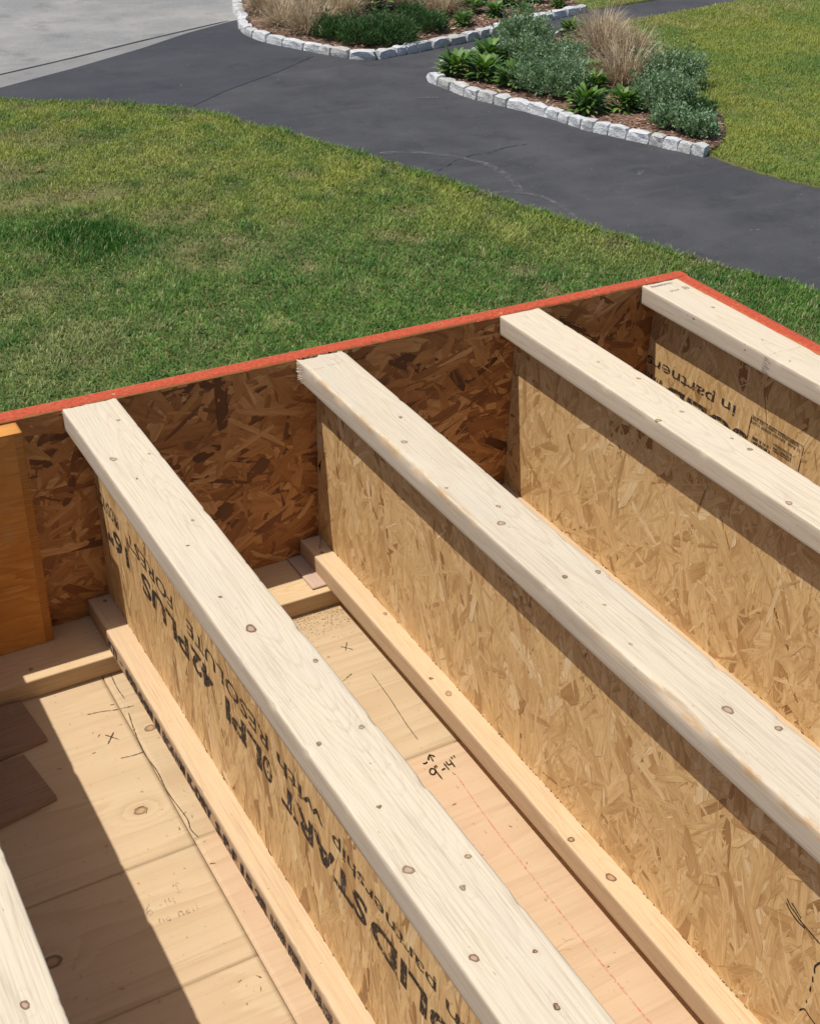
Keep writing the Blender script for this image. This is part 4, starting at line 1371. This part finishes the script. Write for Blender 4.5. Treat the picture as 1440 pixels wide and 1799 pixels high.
# the 16-inch flange print on the lower flange
bf = [c for c in J['A'].children if c.name.startswith('bottom_flange')][0]
lettering('lettering', [('KTI', 0.108, 0.150, -0.028, -0.008), ('-', 0.166, 0.180, -0.019, -0.016), ('090-04M', 0.195, 0.318, -0.029, -0.008), ('II', 0.332, 0.350, -0.029, -0.008), ('BC4-HM', 0.365, 0.455, -0.029, -0.008), ('K-DRY', 0.468, 0.560, -0.029, -0.008),
                        ('S-P-F', 0.575, 0.650, -0.029, -0.008), ('15', 0.664, 0.702, -0.029, -0.008), ('2R', 0.712, 0.750, -0.029, -0.008), ('USB', 0.762, 0.806, -0.029, -0.008), ('FIR', 0.816, 0.852, -0.029, -0.008), ('II', 0.866, 0.880, -0.029, -0.008), ('08-128', 0.892, 0.938, -0.029, -0.008)],
          M_INK2, (-0.0012, 0, 0), (0, -1, 0), (0, 0, 1), (-1, 0, 0), bf, bold=0.035)
# the same stencil, shifted, on the joist by the right rim, plus the framed stamp
web_text(J['D'], 0.897, 0, [('SOLID', -1.205, -0.965), ('START', -0.955, -0.897)], [], [('in', -1.165, -1.125, 0.150, 0.172), ('partners', -1.105, -0.900, 0.146, 0.174)])
webD = [c for c in J['D'].children if c.name.startswith('web')][0]
rr_ = np.random.default_rng(3)
hat = []
for yy in np.arange(0.312, 0.444, 0.0030):
    for row in (0.1525, 0.1605):
        if rr_.random() < 0.86:
            hat.append(([(-yy, row - 0.0032), (-yy - 0.0007 * rr_.random(), row + 0.0034)], 0.0016))
for yy in np.arange(0.376, 0.424, 0.0030):
    for row in (0.178, 0.1855):
        hat.append(([(-yy, row - 0.003), (-yy, row + 0.003)], 0.0017))
for yy in np.arange(0.322, 0.372, 0.0028):
    for row in (0.190, 0.198, 0.206):
        if rr_.random() < 0.85:
            hat.append(([(-yy, row - 0.0034), (-yy, row + 0.0034)], 0.0020))
hat += [([(-0.310, 0.150), (-0.309, 0.20), (-0.308, 0.255)], 0.0018), ([(-0.445, 0.150), (-0.444, 0.20), (-0.443, 0.255)], 0.0018), ([(-0.310, 0.1480), (-0.38, 0.1482), (-0.445, 0.1480)], 0.0016), ([(-0.374, 0.1905), (-0.424, 0.1905)], 0.0018)]
strokes('stamp', hat, 0.0016, M_INK, (wx - 0.0021, -Y0, DJ), (0, 1, 0), (0, 0, -1), webD)
# marker scribble on the middle joist's web
webB = [c for c in J['B'].children if c.name.startswith('web')][0]
scr = [[(-1.190, 0.160), (-1.197, 0.166), (-1.205, 0.168), (-1.214, 0.172), (-1.226, 0.174), (-1.245, 0.177)], [(-1.190, 0.166), (-1.198, 0.172), (-1.210, 0.176), (-1.222, 0.176)], [(-1.197, 0.160), (-1.206, 0.164), (-1.214, 0.168)],
       [(-1.245, 0.170), (-1.252, 0.176), (-1.262, 0.170), (-1.27, 0.18)], [(-1.252, 0.200), (-1.247, 0.212), (-1.249, 0.222)], [(-1.248, 0.228), (-1.250, 0.236)], [(-1.249, 0.244), (-1.250, 0.252)], [(-1.249, 0.268), (-1.250, 0.272)],
       [(-1.244, 0.292), (-1.250, 0.283), (-1.262, 0.287), (-1.280, 0.290)]]
strokes('scribble', [(l, 0.0020) for l in scr], 0.002, M_MARK, (wx - 0.0021, -Y0, DJ), (0, 1, 0), (0, 0, -1), webB)
# finger joint and stamp on the top flange of the joist by the rim
tfD = [c for c in J['D'].children if c.name.startswith('top_flange')][0]
fj = [([(-0.345, -0.004 - 0.0052 * i), (-0.358 - 0.006 * (i % 2), -0.0055 - 0.0052 * i)], 0.0011) for i in range(6)]
strokes('finger_joint', fj, 0.001, M_PENCIL, (-0.0018, 0, 0), (0, 1, 0), (0, 0, 1), tfD)
strokes('finger_joint', [([(0.006, -0.352), (0.03, -0.350), (0.055, -0.353), (0.082, -0.351)], 0.0010)], 0.001, M_FAINT, (0, 0, 0.0013), XA_, YA_, tfD)
st = [([(0.012, -0.0135), (0.060, -0.0125)], 0.0010)] + [([(0.012 + 0.0035 * i, -0.010), (0.0128 + 0.0035 * i, -0.017)], 0.0020) for i in range(15)]
st2 = []
for i in range(4):
    st2.append(([(0.066 + 0.0032 * i, -0.040), (0.066 + 0.0032 * i, -0.049)], 0.0016))
st2 += [([(0.064, -0.039), (0.078, -0.039)], 0.0012), ([(0.064, -0.0505), (0.078, -0.0505)], 0.0012)]
strokes('mill_mark', st2, 0.0015, M_STAMP, (0, 0, 0.0013), XA_, YA_, tfD)
strokes('grade_stamp', st, 0.0015, M_STAMP, (0, 0, 0.0013), XA_, YA_, tfD)
strokes('end_check', [([(0.006, -0.046), (0.022, -0.050), (0.040, -0.044), (0.055, -0.046), (0.070, -0.040)], 0.0011), ([(0.050, -0.014), (0.056, -0.036)], 0.0012)], 0.001, M_FAINT, (0, 0, 0.0014), XA_, YA_, [c for c in J['B'].children if c.name.startswith('top_flange')][0])
lettering('grade_stamp', [('23H104', 0.030, 0.053, -0.050, -0.043)], M_STAMP, (0, 0, 0.0013), (1, 0, 0), (0, 1, 0), (0, 0, 1), tfD, bold=0.01)

# frayed saw-cut fibres on the far ends
for k, nfib in (('A', 46), ('B', 90), ('C', 26), ('D', 40)):
    tf = [c for c in J[k].children if c.name.startswith('top_flange')][0]
    r = np.random.default_rng(77 + nfib)
    side = r.random(nfib) < 0.6
    bx = np.where(side, 0.0005, FWD * r.random(nfib))
    bz = np.where(side, -FH * (0.05 + 0.9 * r.random(nfib)), -0.0008)
    by = np.where(side, -0.0005 - 0.002 * r.random(nfib), -0.0008)
    if k == 'B':
        by = np.where(side, -0.028 * r.random(nfib), by)
    base = np.stack([bx, by, bz], 1)
    d = np.stack([np.where(side, -1.0, 0.3 * (r.random(nfib) - 0.5)), 0.5 + 0.6 * (r.random(nfib)) * np.where(side, 1, 0.2), 0.9 * (r.random(nfib) - 0.4) * np.where(side, 1, 0.3)], 1)
    tip = base + d * (0.001 + 0.0042 * r.random(nfib) ** 1.5 * np.where(side, 1, 0.35))[:, None]
    V, F = blades(base, tip, 0.0005 + 0.0007 * r.random(nfib), np.zeros(nfib), 2)
    link('frayed_fibre', mesh_np('frayed_fibre', V, F, M_SPRUCE, attrs={'ring': np.zeros(len(V)), 'knot': np.full(len(V), 9.0)}), tf, kind='stuff')

# ------------------------------------------------------------------ rim boards
def red_edge(name, L, w, seed):
    """painted top edge of an OSB board: rough strip u 0..L, v 0..w, standing about 1 mm proud"""
    r = np.random.default_rng(seed)
    nu, nv = int(L / 0.006), 9
    u, v = np.meshgrid(np.linspace(0, L, nu), np.linspace(0, w, nv))
    h = 0.0008 + 0.0007 * r.standard_normal(u.shape) * 0.5
    v = v.copy()
    v[0] += 0.0011 * r.standard_normal(nu) - 0.0004
    v[-1] += 0.0004 * r.standard_normal(nu)
    h[0] = -0.002
    h[-1] = -0.002
    V = np.stack([u.ravel(), v.ravel(), h.ravel()], 1)
    i = (np.arange(nv - 1)[:, None] * nu + np.arange(nu - 1)[None]).ravel()
    return V, np.stack([i, i + 1, i + nu + 1, i + nu], 1)


X0R = -1.6
rim1 = thing('rim_board', 'long strand board with red painted top edge closing the joist ends', 'rim board', (X0R, 0, ZP), 'red-edged rim boards')
LR = XR + RIM - X0R
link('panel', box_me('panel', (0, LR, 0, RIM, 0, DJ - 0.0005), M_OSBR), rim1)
V, F = red_edge('painted_edge', LR, RIM, 5)
V[:, 2] += DJ
link('painted_edge', mesh_np('painted_edge', V, F, M_RED), rim1)
pn = [c for c in rim1.children if c.name.startswith('panel')][0]
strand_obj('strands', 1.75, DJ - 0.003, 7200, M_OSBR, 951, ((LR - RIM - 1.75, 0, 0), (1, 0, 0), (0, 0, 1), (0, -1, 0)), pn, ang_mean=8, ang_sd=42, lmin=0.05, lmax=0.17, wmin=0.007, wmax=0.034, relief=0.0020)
rim2 = thing('rim_board', 'strand board with red painted top edge along the right side', 'rim board', (XR, -0.0015, ZP), 'red-edged rim boards')
L2 = -YEND - 0.0015
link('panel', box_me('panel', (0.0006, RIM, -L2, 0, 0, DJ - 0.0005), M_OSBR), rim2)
V, F = red_edge('painted_edge', L2, RIM, 6)
V2 = np.stack([V[:, 1], -V[:, 0], V[:, 2] + DJ], 1)
link('painted_edge', mesh_np('painted_edge', V2, F, M_RED), rim2)

# ------------------------------------------------------------------ nail and splinters
def tube(p0, p1, r0, n=8):
    p0, p1 = Vector(p0), Vector(p1)
    d = (p1 - p0).normalized()
    a = d.orthogonal().normalized()
    b2 = d.cross(a)
    V = []
    for p in (p0, p1):
        for i in range(n):
            t = 2 * math.pi * i / n
            V.append(tuple(p + a * r0 * math.cos(t) + b2 * r0 * math.sin(t)))
    F = [[i, (i + 1) % n, n + (i + 1) % n, n + i] for i in range(n)] + [list(range(n - 1, -1, -1)), list(range(n, 2 * n))]
    return V, F


nail = thing('nail', 'bent nail driven into the lower flange beside the web near the rim', 'nail', (0.4230, -0.047, ZP + FH))
V, F = tube((0, 0, -0.004), (0.0085, 0.010, 0.0150), 0.0011)
link('shank', mesh_np('shank', V, F, M_STEEL), nail)
V, F = tube((0.0085, 0.010, 0.0150), (0.0090, 0.0106, 0.0160), 0.0028, 12)
link('head', mesh_np('head', V, F, M_STEEL), nail)
nail2 = thing('nail', 'nail head sunk in the shaded far end of the lower flange of the lettered joist', 'nail', (0.0245, -0.022, ZP + FH))
V, F = tube((0, 0, -0.01), (0, 0, 0.0005), 0.0014)
link('shank', mesh_np('shank', V, F, M_STEEL), nail2)
V, F = tube((0, 0, 0.0005), (0.0002, 0, 0.0016), 0.0034, 12)
link('head', mesh_np('head', V, F, M_STEEL), nail2)
spl = thing('wood_splinter', 'thin curved splinter sticking out beside the nearest full joist', 'splinter', (0.0, 0, 0))
r = np.random.default_rng(9)
bb = np.array([[XJ['A'] + FWD - 0.001, -1.222, DECK - 0.004], [XJ['A'] + FWD - 0.001, -1.224, DECK - 0.005]])
tt = bb + np.array([[0.028, 0.004, -0.004], [0.020, 0.000, -0.006]])
V, F = blades(bb, tt, np.array([0.0012, 0.001]), np.array([0.006, 0.003]), 6)
V = V + 0.0
spl.data
link('fibre', mesh_np('fibre', V, F, M_EDGE), spl)
# litter on the lawn
def litter(name, label, cat, x, y, s, c, seed):
    r = np.random.default_rng(seed)
    V = []
    n = 9
    for i in range(n):
        a = 6.283 * i / n
        q = s * (0.6 + 0.5 * r.random())
        V.append((q * math.cos(a), q * 0.65 * math.sin(a), s * 0.35 * r.random()))
    V.append((0, 0, s * 0.25))
    F = [[i, (i + 1) % n, n] for i in range(n)]
    thing(name, label, cat, (x, y, 0.07), None, mesh_np(name, V, F, flat_noise(name + '_mat', c, tuple(min(1, q * 1.5) for q in c), 30)))


litter('fallen_leaf', 'curled brown leaf lying on the lawn at the left', 'leaf', 2.42, 9.82, 0.055, (0.12, 0.07, 0.035), 1)
